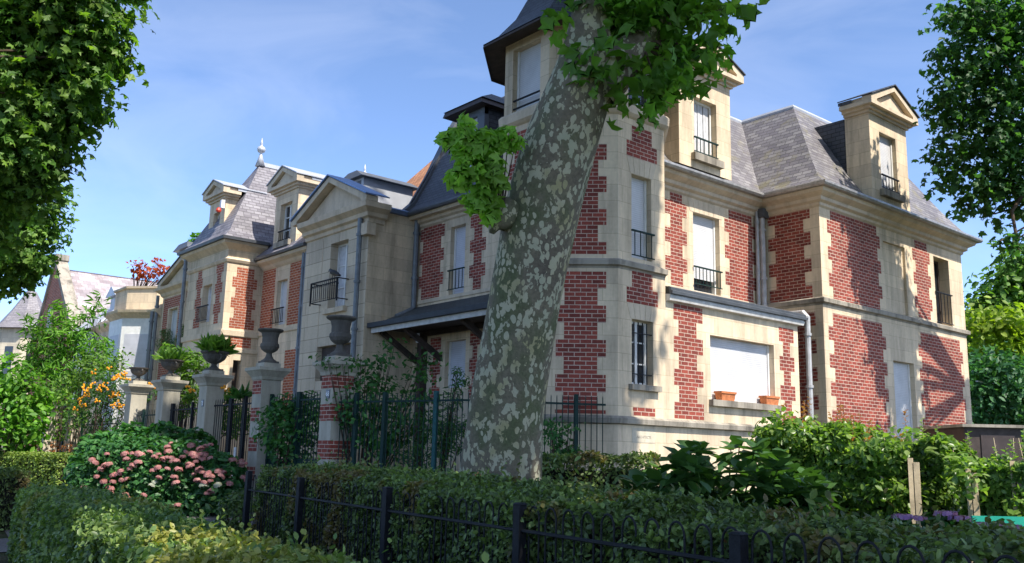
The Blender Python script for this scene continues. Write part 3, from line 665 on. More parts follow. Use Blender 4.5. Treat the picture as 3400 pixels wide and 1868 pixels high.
m = MB(); a = [GD(-18.99,10.525,.29),GD(-17.36,10.525,.29),GD(-17.36,10.525,-1.7),GD(-18.99,10.525,-1.7)]; b = [GD(-18.4,10.95,-.45),GD(-17.9,10.95,-.45),GD(-17.9,10.95,-1.7),GD(-18.4,10.95,-1.7)]
for i in range(4): m.poly(a[i], a[(i+1)%4], b[(i+1)%4], b[i])
m.poly(*b); m.build('roof', M('slate_dark'), d)
# street canopy
cn = empty('porch_canopy', (0,0,0), parent=villa, label='dark shingled lean-to canopy over the street door')
m = MB(); c = [(-20.58,14.04,5.53),(-15.2,14.04,5.53),(-15.2,12.72,4.90),(-20.58,12.72,4.90)]
m.hexa([(x,y,z-.06) for x,y,z in c]+[(x,y,z) for x,y,z in c]); m.build('roof', M('canopy_shingle'), cn)
m = MB(); m.box((-20.58,12.58,4.83),(-15.2,12.72,4.95)); m.build('gutter', M('lead_dark'), cn)
m = MB(); m.box((-20.56,12.70,4.70),(-15.2,12.735,4.83)); m.build('fascia', M('fascia_paint'), cn)
m = MB(); m.poly((-20.58,12.74,4.82),(-15.2,12.74,4.82),(-15.2,14.03,4.84),(-20.58,14.03,4.84)); m.box((-20.58,13.94,4.7),(-15.2,14.04,4.82))
for x in (-20.45,-19.35,-17.0): m.hexa([(x,14.04,4.0),(x+.12,14.04,4.0),(x+.12,14.04,4.15),(x,14.04,4.15),(x,12.9,4.68),(x+.12,12.9,4.68),(x+.12,12.9,4.82),(x,12.9,4.82)])
m.box((-20.1,13.85,GV),(-19.92,14.04,4.7)); m.build('timber_bracket', M('dark_wood'), cn)
m = MB(); m.lathe((-19.35,13.35,4.42),[(.05,.0),(.07,.05),(.05,.16),(.03,.24)],10); m.build('porch_lamp', M('white_enamel'), villa)
# inscription stone
def text(name, body, F, u, z, n, size, mat, parent, ext=.002):
    c = bpy.data.curves.new(name, 'FONT'); c.body = body; c.size = size; c.align_x = 'CENTER'; c.align_y = 'CENTER'; c.extrude = ext
    o = bpy.data.objects.new(name+'_tmp', c); col.objects.link(o); dg = bpy.context.evaluated_depsgraph_get()
    me = bpy.data.meshes.new_from_object(o.evaluated_get(dg)); bpy.data.objects.remove(o); me.materials.clear(); me.materials.append(M(mat))
    o = bpy.data.objects.new(name, me); col.objects.link(o)
    p0 = F(u, z, n); ux = (F(u+1, z, n)-p0); nn = (F(u, z, n+1)-p0)
    mt = Matrix((ux, Vector((0,0,1)), nn)).transposed().to_4x4(); o.matrix_world = Matrix.Translation(p0) @ mt
    if parent:
        mw = o.matrix_world.copy(); o.parent = parent; o.matrix_parent_inverse = Matrix.Translation(-wloc(parent)); o.matrix_basis = mw
    return o
m = MB(); m.fbox(FB, 12.97, 13.62, 1.93, 2.2, -.01, .004); m.build('name_stone', M('stone_pale'), villa)
text('inscription', 'ARCHITECTE', FB, 13.3, 2.04, .006, .07, 'inscription', villa, .0015)

# ================================================================ pediment house
ph = empty('pediment_house', (-22.4, 14, gz(-22,14)), 'cream stone town house with a wide triangular pediment, iron balcony and zinc roof', 'house')
FP = frame(0, 12.5, 1, 0); FR = frame(-20.6, 0, 0, 1)
m = MB(); wall(m, FP, -24.0, -20.6, GV, 7.8, [(-22.56,-21.62,5.5,7.36,.3),(-23.0,-21.2,3.55,4.5,.2)]); m.build('wall', M('stone_rustic'), ph)
m = MB(); m.poly((-20.6,12.5,GV),(-20.6,14.049,GV),(-20.6,14.049,8.05),(-20.6,12.5,8.05)); m.poly((-20.65,14.05,7.9),(-20.65,20,7.9),(-20.65,20,8.3),(-20.65,14.05,8.3)); m.poly((-24,12.5,GV),(-24,20,GV),(-24,20,8),(-24,12.5,8)); m.build('side_wall', M('stone'), ph)
m = MB()
for u in (-23.0,): m.fbox(FP, u-.008, u+.008, 1, 7.78, -.0, .012)
m.sweep([(-24.0,12.5),(-20.6,12.5),(-20.6,12.95)], [(0,7.62),(.05,7.64),(.07,7.74),(.16,7.78),(.18,7.88),(.34,7.98),(.36,8.12),(0,8.13)])
gable(m, FP, -22.3, 2.05, 8.131, 9.05, -.02, .34, .14); m.fprism(FP, [(-24.1,8.13),(-20.5,8.13),(-22.3,9.0)], -.3, .1)
m.box((-20.75,12.35,7.28),(-20.45,12.62,7.6)); m.build('pediment', M('stone_plain'), ph)
m = MB()
for s_ in (-1,1):
    a = FP(-22.3+s_*2.1, 8.27, .4); b = FP(-22.3, 9.22, .4); c = FP(-22.3, 9.22, -.35); dd = FP(-22.3+s_*2.1, 8.27, -.35); up = Vector((0,0,.035)); m.hexa([a,b,c,dd,a+up,b+up,c+up,dd+up])
m.poly((-20.55,12.85,8.16),(-20.55,19,8.16),(-24.2,19,8.3),(-24.2,12.85,8.3)); m.build('roof', M('zinc_blue'), ph)
m = MB(); m.sweep([(-20.6,12.9),(-20.6,14.1)], [(.0,8.0),(.12,8.01),(.16,8.1),(.1,8.14),(-.2,8.2)]); m.build('gutter', M('zinc_blue'), ph)
wq = window(FP, -22.56, -21.62, 5.5, 7.36, ph, 'glass', .3); m = MB(); m.fbox(FP, -22.5, -22.12, 5.56, 7.3, -.275, -.272); m.build('curtain', M('curtain'), wq); m = MB(); m.fbox(FP, -22.98, -21.22, 3.56, 4.48, -.19, -.15); m.build('dark_opening', M('dark_wood'), ph)
m = MB(); m.fbox(FP, -22.66, -21.5, 5.36, 5.498, -.02, .12); m.build('window_sill', M('stone_plain'), ph)
bal = rail(FP, -22.95, -21.5, 5.66, 6.24, .33, ph, 'black_iron', 13, fancy=True)
m = MB()
for u in (-22.95,-21.5):
    for z_ in (5.66, 6.21): m.fbox(FP, u-.012, u+.012, z_, z_+.025, -.01, .33)
    m.fbox(FP, u-.015, u+.015, 5.6, 6.24, .315, .345); m.mark()
m.build('balcony_bracket', M('black_iron'), ph)
pipe([(-20.82,12.36,7.75),(-20.82,12.36,GV)], ph, 'pipe', .07)
# raised zinc lantern and tiled roof behind
m = MB(); m.box((-23.95,13.6,8.2),(-22.85,15.35,9.62)); m.build('roof_lantern', M('zinc'), ph)
m = MB(); m.fbox(frame(0,13.6,1,0), -23.85, -22.98, 8.9, 9.55, -.01, .01); m.build('lantern_panel', M('zinc_dark'), ph)
m = MB(); m.hexa([(-24.1,13.42,9.62),(-22.68,13.42,9.62),(-22.68,15.5,9.62),(-24.1,15.5,9.62),(-23.6,13.5,9.86),(-23.1,13.5,9.86),(-23.1,15.45,9.86),(-23.6,15.45,9.86)]); m.build('lantern_roof', M('zinc_dark'), ph)
th = empty('tiled_house', (-25, 20, gz(-25,20)), 'house behind the row showing only its orange tiled roof by the slate verge', 'house')
m = MB(); m.poly((-26.4,16.2,9.8),(-21.0,16.2,9.8),(-21.0,18.6,12.2),(-26.4,18.6,12.2)); m.poly((-21.0,21.0,9.8),(-26.4,21.0,9.8),(-26.4,18.6,12.2),(-21.0,18.6,12.2)); m.build('roof', M('clay_tile'), th)
m = MB(); m.box((-26.2,16.4,GV),(-21.1,20.8,9.75)); m.build('wall', M('stone_plain'), th)

# crow on the balcony rail
def crow(loc, rz):
    o = empty('crow', loc, 'black crow perched on the iron balcony rail of the pediment house', 'bird'); o.rotation_euler.z = rz
    m = MB(); pts = [(-.26,0,-.02),(-.18,0,.01),(-.10,0,.04),(0,0,.075),(.08,0,.10),(.12,0,.135),(.155,0,.15),(.185,0,.145),(.205,0,.14),(.25,0,.128)]; rr = [.02,.032,.05,.062,.055,.036,.036,.028,.013,.003]
    m.tube(pts, rr, 10); b = _build(m, 'body', M('crow_black'), o, smooth=True)
    m = MB()
    for s_ in (-1,1): m.hexa([(-.24,s_*.02,-.015),(.05,s_*.055,.05),(.05,s_*.066,.09),(-.05,s_*.06,.085),(-.24,s_*.03,-.005),(.05,s_*.062,.05),(.05,s_*.07,.09),(-.05,s_*.066,.085)])
    _build(m, 'wing', M('crow_black'), o)
    m = MB()
    for s_ in (-1,1): m.tube([(.0,s_*.025,.03),(.01,s_*.025,-.03),(.03,s_*.03,-.04)], .006, 5)
    _build(m, 'leg', M('crow_black'), o); o.scale = (1.3,1.3,1.3)
    return o
crow(FP(-21.72, 6.285, .33), math.pi)

# ================================================================ pavilion house
pv = empty('pavilion_house', (-28.8, 13, gz(-28,13)), 'brick and stone house with a steep slate pavilion roof and two stone dormers', 'house')
FO = frame(0, 12.75, 1, 0); FPR = frame(-27.3, 0, 0, 1); FPV = frame(0, 11.55, 1, 0)
m = MB(); wall(m, FPR, 11.55, 12.75, GV, 7.95, [(11.99,12.26,3.5,4.38,.3)]); wall(m, FPV, -30.4, -27.3, GV, 7.95, [(-29.05,-28.35,5.63,6.85,.25)])
m.poly((-30.4,11.55,GV),(-30.4,20,GV),(-30.4,20,7.95),(-30.4,11.55,7.95)); wall(m, FO, -27.3, -24.0, GV, 7.45, [(-26.22,-25.55,5.42,6.82,.25),(-25.4,-24.6,2.6,4.4,.2)]); m.build('wall', M('stone'), pv)
m = MB(); bricks(m, FPR, 5.36, 7.30, (11.76,11.88), (12.58,12.46), 1); bricks(m, FPR, 4.78, 5.10, (11.77,11.77), (12.52,12.52))
bricks(m, FPV, 5.5, 7.44, (-29.65,-29.55), (-29.15,-29.25), 1); bricks(m, FPV, 5.5, 7.44, (-28.1,-28.0), (-27.55,-27.68), 0); m.build('brick_panel', M('brick_far'), pv)
m = MB(); m.fbox(FO, -27.25, -26.38, 5.36, 7.47, -.01, .005).mark(); m.fbox(FO, -25.42, -24.3, 5.36, 7.47, -.01, .005).mark(); m.fbox(FO, -25.4, -24.2, 2.3, 4.6, -.01, .005).mark(); m.build('brick_wall', M('brick_bounce'), pv)
m = MB(); PT = [(-30.4,12.5),(-30.4,11.55),(-27.3,11.55),(-27.3,12.75)]
for prf in ([(0,5.1),(.05,5.12),(.06,5.28),(0,5.3)], [(0,4.6),(.04,4.62),(.05,4.74),(0,4.76)], [(0,7.40),(.04,7.42),(.08,7.50),(.03,7.56),(0,7.57)], [(0,7.82),(.10,7.90),(.22,7.98),(.25,8.06),(0,8.07)]): m.sweep(PT, prf).mark()
m.sweep([(-27.25,12.75),(-24.0,12.75)], [(0,7.25),(.06,7.3),(.12,7.38),(.26,7.46),(.28,7.54),(0,7.55)]).mark(); m.sweep([(-27.3,12.75),(-24.0,12.75)], [(0,5.16),(.05,5.18),(.06,5.28),(0,5.3)]).mark(); m.build('cornice', M('stone_plain'), pv)
m = MB(); m.sweep(PT, [(.24,8.07),(.33,8.07),(.35,8.16),(.27,8.16)]).mark(); m.sweep([(-27.25,12.75),(-24.0,12.75)], [(.26,7.55),(.36,7.55),(.38,7.62),(.28,7.62)]).mark(); m.build('gutter', M('zinc_dark'), pv)
# steep hipped roof, ridge running back from the street
m = MB(); X0, X1, Y0, XC = -30.7, -27.0, 11.25, -28.85
def prof(t): return [(0,8.12),(.30,8.45),(.62,9.1),(1.80,11.25)][t]
for i in range(3):
    (a,za_),(b,zb_) = prof(i), prof(i+1)
    m.poly((X0+a,Y0+a,za_),(X1-a,Y0+a,za_),(X1-b,Y0+b,zb_),(X0+b,Y0+b,zb_)); m.poly((X1-a,Y0+a,za_),(X1-a,17.4,za_),(X1-b,17.4,zb_),(X1-b,Y0+b,zb_)); m.poly((X0+a,17.4,za_),(X0+a,Y0+a,za_),(X0+b,Y0+b,zb_),(X0+b,17.4,zb_))
m.build('roof', M('slate'), pv)
m = MB(); m.box((XC-.1,13.0,11.2),(XC+.1,17.4,11.34)); m.build('ridge_flashing', M('zinc'), pv)
def finial(x, y, z, parent, s_=1.0):
    m = MB(); m.lathe((x,y,z), [(a*s_,b*s_) for a,b in [(.17,-.1),(.06,.28),(.045,.36),(.05,.38),(.12,.42),(.15,.50),(.12,.58),(.05,.62),(.035,.66),(.05,.70),(.01,.92)]], 14); return m.build('finial', M('zinc'), parent, smooth=True)
finial(XC, 13.08, 11.3, pv); finial(XC, 17.2, 11.3, pv)
m = MB(); m.poly((-27.3,12.4,7.6),(-24.1,12.4,7.6),(-24.1,13.3,8.6),(-27.3,13.3,8.6)); m.poly((-27.3,13.3,8.6),(-24.1,13.3,8.6),(-24.1,18,8.9),(-27.3,18,8.9)); m.poly((-24.05,12.5,7.6),(-24.05,18,7.6),(-24.05,18,8.9),(-24.05,13.3,8.6)); m.build('low_roof', M('slate'), pv)
window(FPV, -29.05, -28.35, 5.63, 6.85, pv, 'curtain', .25); window(FO, -26.22, -25.55, 5.42, 6.82, pv, 'shutter', .25); window(FO, -25.4, -24.6, 2.6, 4.4, pv, 'glass', .2)
m = MB(); m.fbox(FPR, 12.0, 12.25, 3.51, 4.37, -.29, -.26); m.build('slit_opening', M('dark_wood'), pv)
rail(FPV, -29.15, -28.25, 5.66, 6.15, .12, pv, 'black_iron', 9); rail(FO, -26.3, -25.45, 5.46, 5.92, .12, pv, 'black_iron', 8)
dormer(FPV, -29.60, -28.36, 7.9, 9.72, -29.25, -28.72, 8.15, 9.35, 10.28, -.22, pv, 'curtain', .42, 1.3, roofm='zinc', cheek='slate', mull=1, railing='black_iron', rh=.38, ovs=.22, long_roof=True)
dormer(FO, -26.52, -25.02, 7.62, 9.56, -26.16, -25.40, 7.98, 9.22, 10.22, .1, pv, 'glass', .62, 2.2, roofm='zinc', cheek='slate', mull=2, railing='black_iron', rh=.38, ovs=.24, long_roof=True)
pipe([(-24.35,12.62,7.4),(-24.35,12.62,GV)], pv, 'pipe', .06); pipe([(-24.12,12.6,7.4),(-24.12,12.6,GV)], pv, 'pipe', .06); pipe([(-30.5,11.45,8.0),(-30.5,11.45,GV)], pv, 'pipe', .06)
m = MB(); m.box((-28.40,11.60,9.35),(-28.28,11.72,9.62)); m.build('alarm_box', M('white_enamel'), pv)
m = MB(); m.lathe((-28.34,11.55,9.2),[(.07,0),(.09,.05),(.07,.12),(.02,.15)],10); m.build('siren', M('siren_red'), pv)

# ================================================================ further houses of the row
h4 = empty('small_pediment_house', (-32.5, 13, gz(-32,13)), 'small brick house with a triangular gable and potted conifers on its sills', 'house')
F4 = frame(0, 12.3, 1, 0)
m = MB(); wall(m, F4, -34.7, -30.4, GV, 7.4, [(-34.0,-33.15,5.0,6.7,.25),(-32.35,-31.5,5.05,6.87,.25)]); m.poly((-34.7,12.3,GV),(-34.7,18,GV),(-34.7,18,7.4),(-34.7,12.3,7.4)); m.build('wall', M('stone'), h4)
m = MB(); m.fbox(F4, -34.55, -32.75, 6.75, 7.15, -.01, .005).mark(); m.fbox(F4, -34.55, -34.1, 3.4, 6.75, -.01, .005).mark(); m.fbox(F4, -33.05, -32.8, 3.4, 6.75, -.01, .005).mark(); m.fbox(F4, -32.4, -30.5, 6.95, 7.2, -.01, .005).mark(); m.fbox(F4, -31.4, -30.7, 3.4, 6.95, -.01, .005).mark(); m.fbox(F4, -34.1, -33.05, 3.2, 4.7, -.01, .005).mark(); m.build('brick_panel', M('brick_far'), h4)
m = MB(); m.fbox(F4, -32.72, -32.42, 1, 7.3, -.01, .04); m.sweep([(-34.7,12.6),(-34.7,12.3),(-30.4,12.3)], [(0,7.2),(.06,7.25),(.1,7.35),(.26,7.45),(.28,7.55),(0,7.56)]); gable(m, F4, -32.5, 2.2, 7.56, 8.35, -.02, .26, .12); m.fprism(F4, [(-34.4,7.56),(-30.6,7.56),(-32.5,8.3)], -.3, .08); m.build('pediment', M('stone_plain'), h4)
m = MB()
for s_ in (-1,1):
    a = F4(-32.5+s_*2.25, 7.68, .3); b = F4(-32.5, 8.5, .3); c = F4(-32.5, 8.5, -3); dd = F4(-32.5+s_*2.25, 7.68, -3); up = Vector((0,0,.03)); m.hexa([a,b,c,dd,a+up,b+up,c+up,dd+up])
m.build('roof', M('zinc_dark'), h4)
window(F4, -34.0, -33.15, 5.0, 6.7, h4, 'shutter', .25); window(F4, -32.35, -31.5, 5.05, 6.87, h4, 'shutter', .25)
m = MB(); m.fbox(F4, -34.1, -33.05, 4.72, 4.995, -.02, .22); m.fbox(F4, -32.4, -31.4, 4.8, 5.045, -.02, .22); m.build('window_sill', M('stone_worn'), h4)
pipe([(-34.85,12.15,7.3),(-34.85,12.15,GV)], h4, 'pipe', .06)
h5 = empty('bow_window_house', (-36, 12.6, gz(-36,12)), 'pale house with a white two storey bow window under a stone roof terrace', 'house')
F5 = frame(0, 12.3, 1, 0)
m = MB(); wall(m, F5, -42.5, -34.75, GV, 7.0, [(-41.5,-40.6,4.6,6.2,.25)]); m.poly((-34.75,12.3,GV),(-34.75,16,GV),(-34.75,16,7),(-34.75,12.3,7)); m.build('wall', M('stone'), h5)
BW = [(-38.6,12.3),(-37.8,11.4),(-36.3,11.4),(-35.3,12.3)]
m = MB()
for a, b in zip(BW, BW[1:]): m.poly((*a,GV),(*b,GV),(*b,6.55),(*a,6.55))
m.build('bow_window', M('white_paint'), h5)
m = MB()
for a, b in zip(BW, BW[1:]):
    a, b = Vector((*a,0)), Vector((*b,0)); d_ = (b-a).normalized(); n_ = Vector((d_.y,-d_.x,0)); L = (b-a).length
    FF = frame(a.x, a.y, d_.x, d_.y)
    for z0_, z1_ in ((2.6,3.9),(4.3,4.5),(4.6,5.9)): m.fbox(FF, .16, L-.16, z0_, z1_, -.01, .014)
m.build('bow_panel', M('shutter_shaded'), h5)
m = MB(); m.sweep([(-42.5,12.3),(-38.6,12.3)]+BW[1:3]+[(-35.3,12.3),(-34.75,12.3)], [(0,6.5),(.1,6.6),(.22,6.7),(.25,6.8),(0,6.82)]); m.sweep([(-38.6,12.5),(-38.5,12.3),(-37.75,11.5),(-36.35,11.5),(-35.4,12.3),(-35.4,12.8)], [(0,6.8),(.0,7.65),(.07,7.67),(.08,7.75),(-.05,7.76)]); m.build('terrace_parapet', M('stone'), h5)
window(F5, -41.5, -40.6, 4.6, 6.2, h5, 'shutter', .25); m = MB(); m.fbox(F5, -40.3, -39.0, 3.4, 6.4, -.01, .006); m.build('brick_panel', M('brick_far'), h5)
pipe([(-35.0,12.05,6.7),(-35.0,12.05,GV)], h5, 'pipe', .07); pipe([(-42.3,12.15,6.6),(-42.3,12.15,GV)], h5, 'pipe', .07)
m = MB(); m.box((-37.5,14.5,6.8),(-35.2,17,8.4)); m.build('rear_storey', M('render_white'), h5)
m = MB(); m.box((-37.0,13.6,8.2),(-35.9,15.4,9.55)); m.build('box_dormer', M('render_white'), h5)
m = MB(); m.hexa([(-37.25,13.4,9.55),(-35.7,13.4,9.55),(-35.7,15.5,9.55),(-37.25,15.5,9.55),(-36.9,13.5,9.82),(-36.0,13.5,9.82),(-36.0,15.5,9.82),(-36.9,15.5,9.82)]); m.build('dormer_roof', M('zinc_dark'), h5)
m = MB(); m.box((-36.75,13.585,8.4),(-36.25,13.598,9.35)); m.build('window', M('curtain'), h5)
m = MB(); m.box((-35.88,13.9,8.3),(-35.86,15.2,9.5)); m.build('dormer_cheek', M('slate'), h5)
# white house with zinc roof
h6 = empty('white_zinc_roof_house', (-44, 13, gz(-44,13)), 'low white rendered house with a standing seam zinc roof and small dormer', 'house')
m = MB(); m.box((-47,12.6,GV),(-43,19,6.9)); m.build('wall', M('render_white'), h6)
m = MB(); c0 = [(-47.3,12.3,6.9),(-42.7,12.3,6.9),(-42.7,19.3,6.9),(-47.3,19.3,6.9)]; c1 = [(-45.8,13.8,8.3),(-44.2,13.8,8.3),(-44.2,19,8.3),(-45.8,19,8.3)]
for i in range(4): m.poly(c0[i], c0[(i+1)%4], c1[(i+1)%4], c1[i])
m.poly(*c1); m.build('roof', M('zinc'), h6)
m = MB()
for t in (0,.33,.66,1):
    m.tube([Vector(c0[1]).lerp(Vector(c0[2]), t*.8+.02)+Vector((0,0,.03)), Vector(c1[1]).lerp(Vector(c1[2]), t*.8+.02)+Vector((0,0,.03))], .025, 5)
m.build('roof_seam', M('zinc_dark'), h6)
m = MB(); m.box((-44.6,13.4,7.6),(-43.6,15.4,8.5)); m.build('dormer', M('zinc'), h6)
m = MB(); m.hexa([(-44.8,13.2,8.5),(-43.4,13.2,8.5),(-43.4,15.6,8.5),(-44.8,15.6,8.5),(-44.15,13.2,8.95),(-44.05,13.2,8.95),(-44.05,15.6,8.95),(-44.15,15.6,8.95)]); m.build('dormer_roof', M('zinc'), h6)
# gabled house
h7 = empty('gabled_house', (-51, 14, gz(-51,14)), 'tall gabled brick house with a very large mottled slate roof, furthest along the row', 'house')
GX, GY = -51.3, 12.5
m = MB(); m.fprism(frame(0,GY,1,0), [(GX-2.6,GV),(GX+4.6,GV),(GX+4.6,6.6),(GX,10.9),(GX-2.6,6.6)], -.3, 0); m.build('gable_wall', M('brick_far'), h7)
m = MB(); m.poly((GX-.1,GY+.2,10.75),(GX+4.9,GY+.2,6.3),(GX+4.9,24,6.3),(GX-.1,24,10.75)); m.poly((GX,GY+.2,10.75),(GX-2.9,GY+.2,6.3),(GX-2.9,24,6.3),(GX,24,10.75)); m.build('roof', M('slate_old'), h7)
m = MB(); FG = frame(0,GY,1,0)
m.hexa([FG(GX-.35,10.8,.1),FG(GX+.3,11.15,.1),FG(GX+.3,11.15,-.55),FG(GX-.35,10.8,-.55),FG(GX-.3,11.45,.1),FG(GX+.3,11.45,.1),FG(GX+.3,11.45,-.55),FG(GX-.3,11.45,-.55)])
for s_, X_ in ((1,4.9),(-1,2.9)):
    a = FG(GX+s_*.1,10.9,.08); b = FG(GX+s_*X_,6.4,.08); c = FG(GX+s_*X_,6.4,-.5); dd = FG(GX+s_*.1,10.9,-.5); up = Vector((0,0,.32)); m.hexa([a,b,c,dd,a+up,b+up,c+up,dd+up])
m.build('gable_coping', M('stone_worn'), h7); window(FG, GX-.2, GX+.5, 7.4, 8.6, h7, 'glass', .02)
m = MB(); m.box((GX+1.2,GY+.3,GV),(GX+4.4,23,6.4)); m.build('side_wall', M('stone'), h7)
# turret house far left
h8 = empty('turret_house', (-57.5, 12.8, gz(-57,12)), 'small stone turret with pointed slate roof and weather vane at far left', 'house')
tc = Vector((-57.4,12.9,0)); 
def ng(a, z, n=8, ph_=math.pi/8): return [(tc.x+a*math.cos(2*math.pi*k/n+ph_), tc.y+a*math.sin(2*math.pi*k/n+ph_), z) for k in range(n)]
m = MB(); A, B = ng(1.55,GV), ng(1.55,8.0)
for i in range(8): m.poly(A[i], A[(i+1)%8], B[(i+1)%8], B[i])
m.box((-64,13,GV),(-58,22,6.4)); m.build('wall', M('stone_pale'), h8)
m = MB(); pr = [(1.95,8.0),(1.5,8.35),(.9,9.2),(.25,10.3)]
for (a0,z0),(a1,z1) in zip(pr, pr[1:]):
    A, B = ng(a0,z0), ng(a1,z1)
    for i in range(8): m.poly(A[i], A[(i+1)%8], B[(i+1)%8], B[i])
m.poly(*ng(.25,10.3)); m.poly((-64.3,12.7,6.4),(-57.9,12.7,6.4),(-58.5,17,9.0),(-63.5,17,9.0)); m.build('roof', M('slate_grey'), h8)
m = MB(); m.tube([(tc.x,tc.y,10.2),(tc.x,tc.y,11.9)], .035, 6); m.lathe((tc.x,tc.y,10.9),[(.03,0),(.1,.08),(.03,.16)],8); m.box((tc.x-.25,tc.y-.02,11.35),(tc.x+.2,tc.y+.02,11.45)); m.build('weather_vane', M('black_iron'), h8)
m = MB()
for i in (5,6,7): 
    A, B = ng(1.56,4.8), ng(1.56,7.0); a, b = Vector(A[i]), Vector(A[(i+1)%8]); c, d_ = Vector(B[(i+1)%8]), Vector(B[i]); m.poly(a.lerp(b,.3), a.lerp(b,.7), d_.lerp(c,.7), d_.lerp(c,.3))
m.build('window', M('pane'), h8)
# pale block behind the garden, right
hb = empty('white_apartment_block', (-19.4, 50, .3), 'white flat roofed apartment block glimpsed between the villa and the trees', 'building')
m = MB(); m.box((-24,48,0),(-16.5,56,9.3)); m.build('wall', M('render_white'), hb)
m = MB(); m.box((-24.2,47.8,9.3),(-16.3,56,9.55)); m.build('roof_edge', M('stone_worn'), hb)
m = MB(); m.box((-20.0,47.9,7.4),(-18.2,47.99,8.4)); m.box((-16.49,49,7.4),(-16.42,51.5,8.4)); m.build('awning', M('terracotta'), hb)
m = MB(); m.tube([(-17.5,49,9.5),(-17.5,49,11)], .03, 5)
for k in range(5): m.tube([(-17.9+k*.03,49,10+.2*k),(-17.1-k*.03,49,10+.2*k)], .015, 4)
m.build('aerial', M('black_iron'), hb)

# ================================================================ gates, pillars, urns
def onY(px, py, Y): d = at(px, py, 1)-EYE; return EYE+d*((Y-EYE.y)/d.y)
FY = 9.06
def square(x, y, h): return [(x-h,y-h),(x+h,y-h),(x+h,y+h),(x-h,y+h)]
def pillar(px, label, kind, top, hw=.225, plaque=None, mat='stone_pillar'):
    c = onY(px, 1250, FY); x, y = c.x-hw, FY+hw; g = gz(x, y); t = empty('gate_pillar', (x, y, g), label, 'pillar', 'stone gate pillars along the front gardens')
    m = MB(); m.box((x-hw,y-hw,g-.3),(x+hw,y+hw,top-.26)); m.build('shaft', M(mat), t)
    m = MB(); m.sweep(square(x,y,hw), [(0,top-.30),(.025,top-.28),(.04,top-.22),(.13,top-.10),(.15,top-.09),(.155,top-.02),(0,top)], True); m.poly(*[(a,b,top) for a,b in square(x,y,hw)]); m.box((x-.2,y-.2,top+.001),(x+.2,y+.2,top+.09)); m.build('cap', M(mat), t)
    m = MB(); m.sweep(square(x,y,hw), [(0,g),(.05,g),(.05,g+.30),(0,g+.34)], True); m.build('base', M(mat), t)
    FF = frame(0, y-hw, 1, 0); FS = frame(x+hw, 0, 0, 1)
    if kind:
        m = MB()
        for a, b in kind[1]:
            m.fbox(FF, x-hw-.0, x+hw-(.0 if kind[0] else .04), a, b, -.01, .006)
            if kind[0]: m.fbox(FS, y-hw, y+hw, a, b, -.01, .006)
        m.build('brick_band', M('brick'), t)
    if plaque:
        m = MB(); m.fbox(FF, x-.02, x+.12, 2.66, 2.83, 0, .012); m.build('number_plate', M('plaque_blue'), t); text('number', plaque, FF, x+.05, 2.745, .014, .13, 'white_enamel', t)
    return x, y, top
p1 = pillar(1108, 'gate pillar banded all round with red brick, carrying the tallest urn', (True, [(2.86,3.14),(2.23,2.55),(1.50,1.86),(.8,1.15)]), 3.40, plaque='68')
p2 = pillar(872, 'gate pillar with brick bands on its street face and a plain grey side', (False, [(2.86,3.18),(2.26,2.56),(1.62,1.92),(1.0,1.3)]), 3.46)
p3 = pillar(690, 'plain stone gate pillar under the urn with upright green leaves', None, 3.46, plaque='70')
p4 = pillar(548, 'plain stone gate pillar in full shade under a shallow urn, second from left', None, 3.46)
p5 = pillar(442, 'plain sunlit stone gate pillar under the small fluted urn, leftmost', None, 3.46)
TALL = [(.0,.0),(.17,.0),(.17,.04),(.10,.09),(.075,.14),(.06,.20),(.075,.22),(.11,.235),(.17,.28),(.205,.35),(.20,.41),(.175,.44),(.175,.56),(.20,.66),(.27,.70),(.285,.72),(.275,.745),(.20,.735),(.16,.60)]
WIDE = [(.0,.0),(.15,.0),(.15,.03),(.09,.07),(.06,.11),(.07,.15),(.14,.18),(.23,.25),(.27,.33),(.27,.36),(.32,.40),(.33,.43),(.30,.43),(.24,.33)]
def urn(p, prof, label, s_=1.0, handles=False):
    x, y, top = p; z = top+.09; t = empty('garden_urn', (x, y, z), label, 'urn', 'stone urns on the gate pillars')
    i = next(k for k, (r, zz) in enumerate(prof) if zz > (.2 if prof is TALL else .14))
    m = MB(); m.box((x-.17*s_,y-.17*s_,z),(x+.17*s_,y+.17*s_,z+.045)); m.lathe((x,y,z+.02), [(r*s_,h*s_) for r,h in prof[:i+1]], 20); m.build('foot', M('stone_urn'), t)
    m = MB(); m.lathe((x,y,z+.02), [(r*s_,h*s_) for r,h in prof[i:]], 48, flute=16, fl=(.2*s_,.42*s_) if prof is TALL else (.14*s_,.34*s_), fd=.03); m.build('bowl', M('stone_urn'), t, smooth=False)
    if handles:
        for sg in (-1, 1):
            m = MB(); m.tube([(x+sg*.24*s_,y,z+.22*s_),(x+sg*.36*s_,y,z+.26*s_),(x+sg*.40*s_,y,z+.34*s_),(x+sg*.30*s_,y,z+.38*s_)], .018, 8); m.build('handle', M('stone_urn'), t)
    return z
urn(p1, TALL, 'tall fluted stone urn on the pillar banded all round with brick', 1.05)
urn(p2, TALL, 'tall stone urn on the pillar with the plain grey side', 1.0)
urn(p3, WIDE, 'wide stone urn planted with upright green leaves', 1.05, True)
urn(p4, WIDE, 'shallow stone urn with handles on the shaded plain pillar', 1.0, True)
urn(p5, WIDE, 'small shallow fluted urn with brownish rim on the sunlit pillar', .85, True)

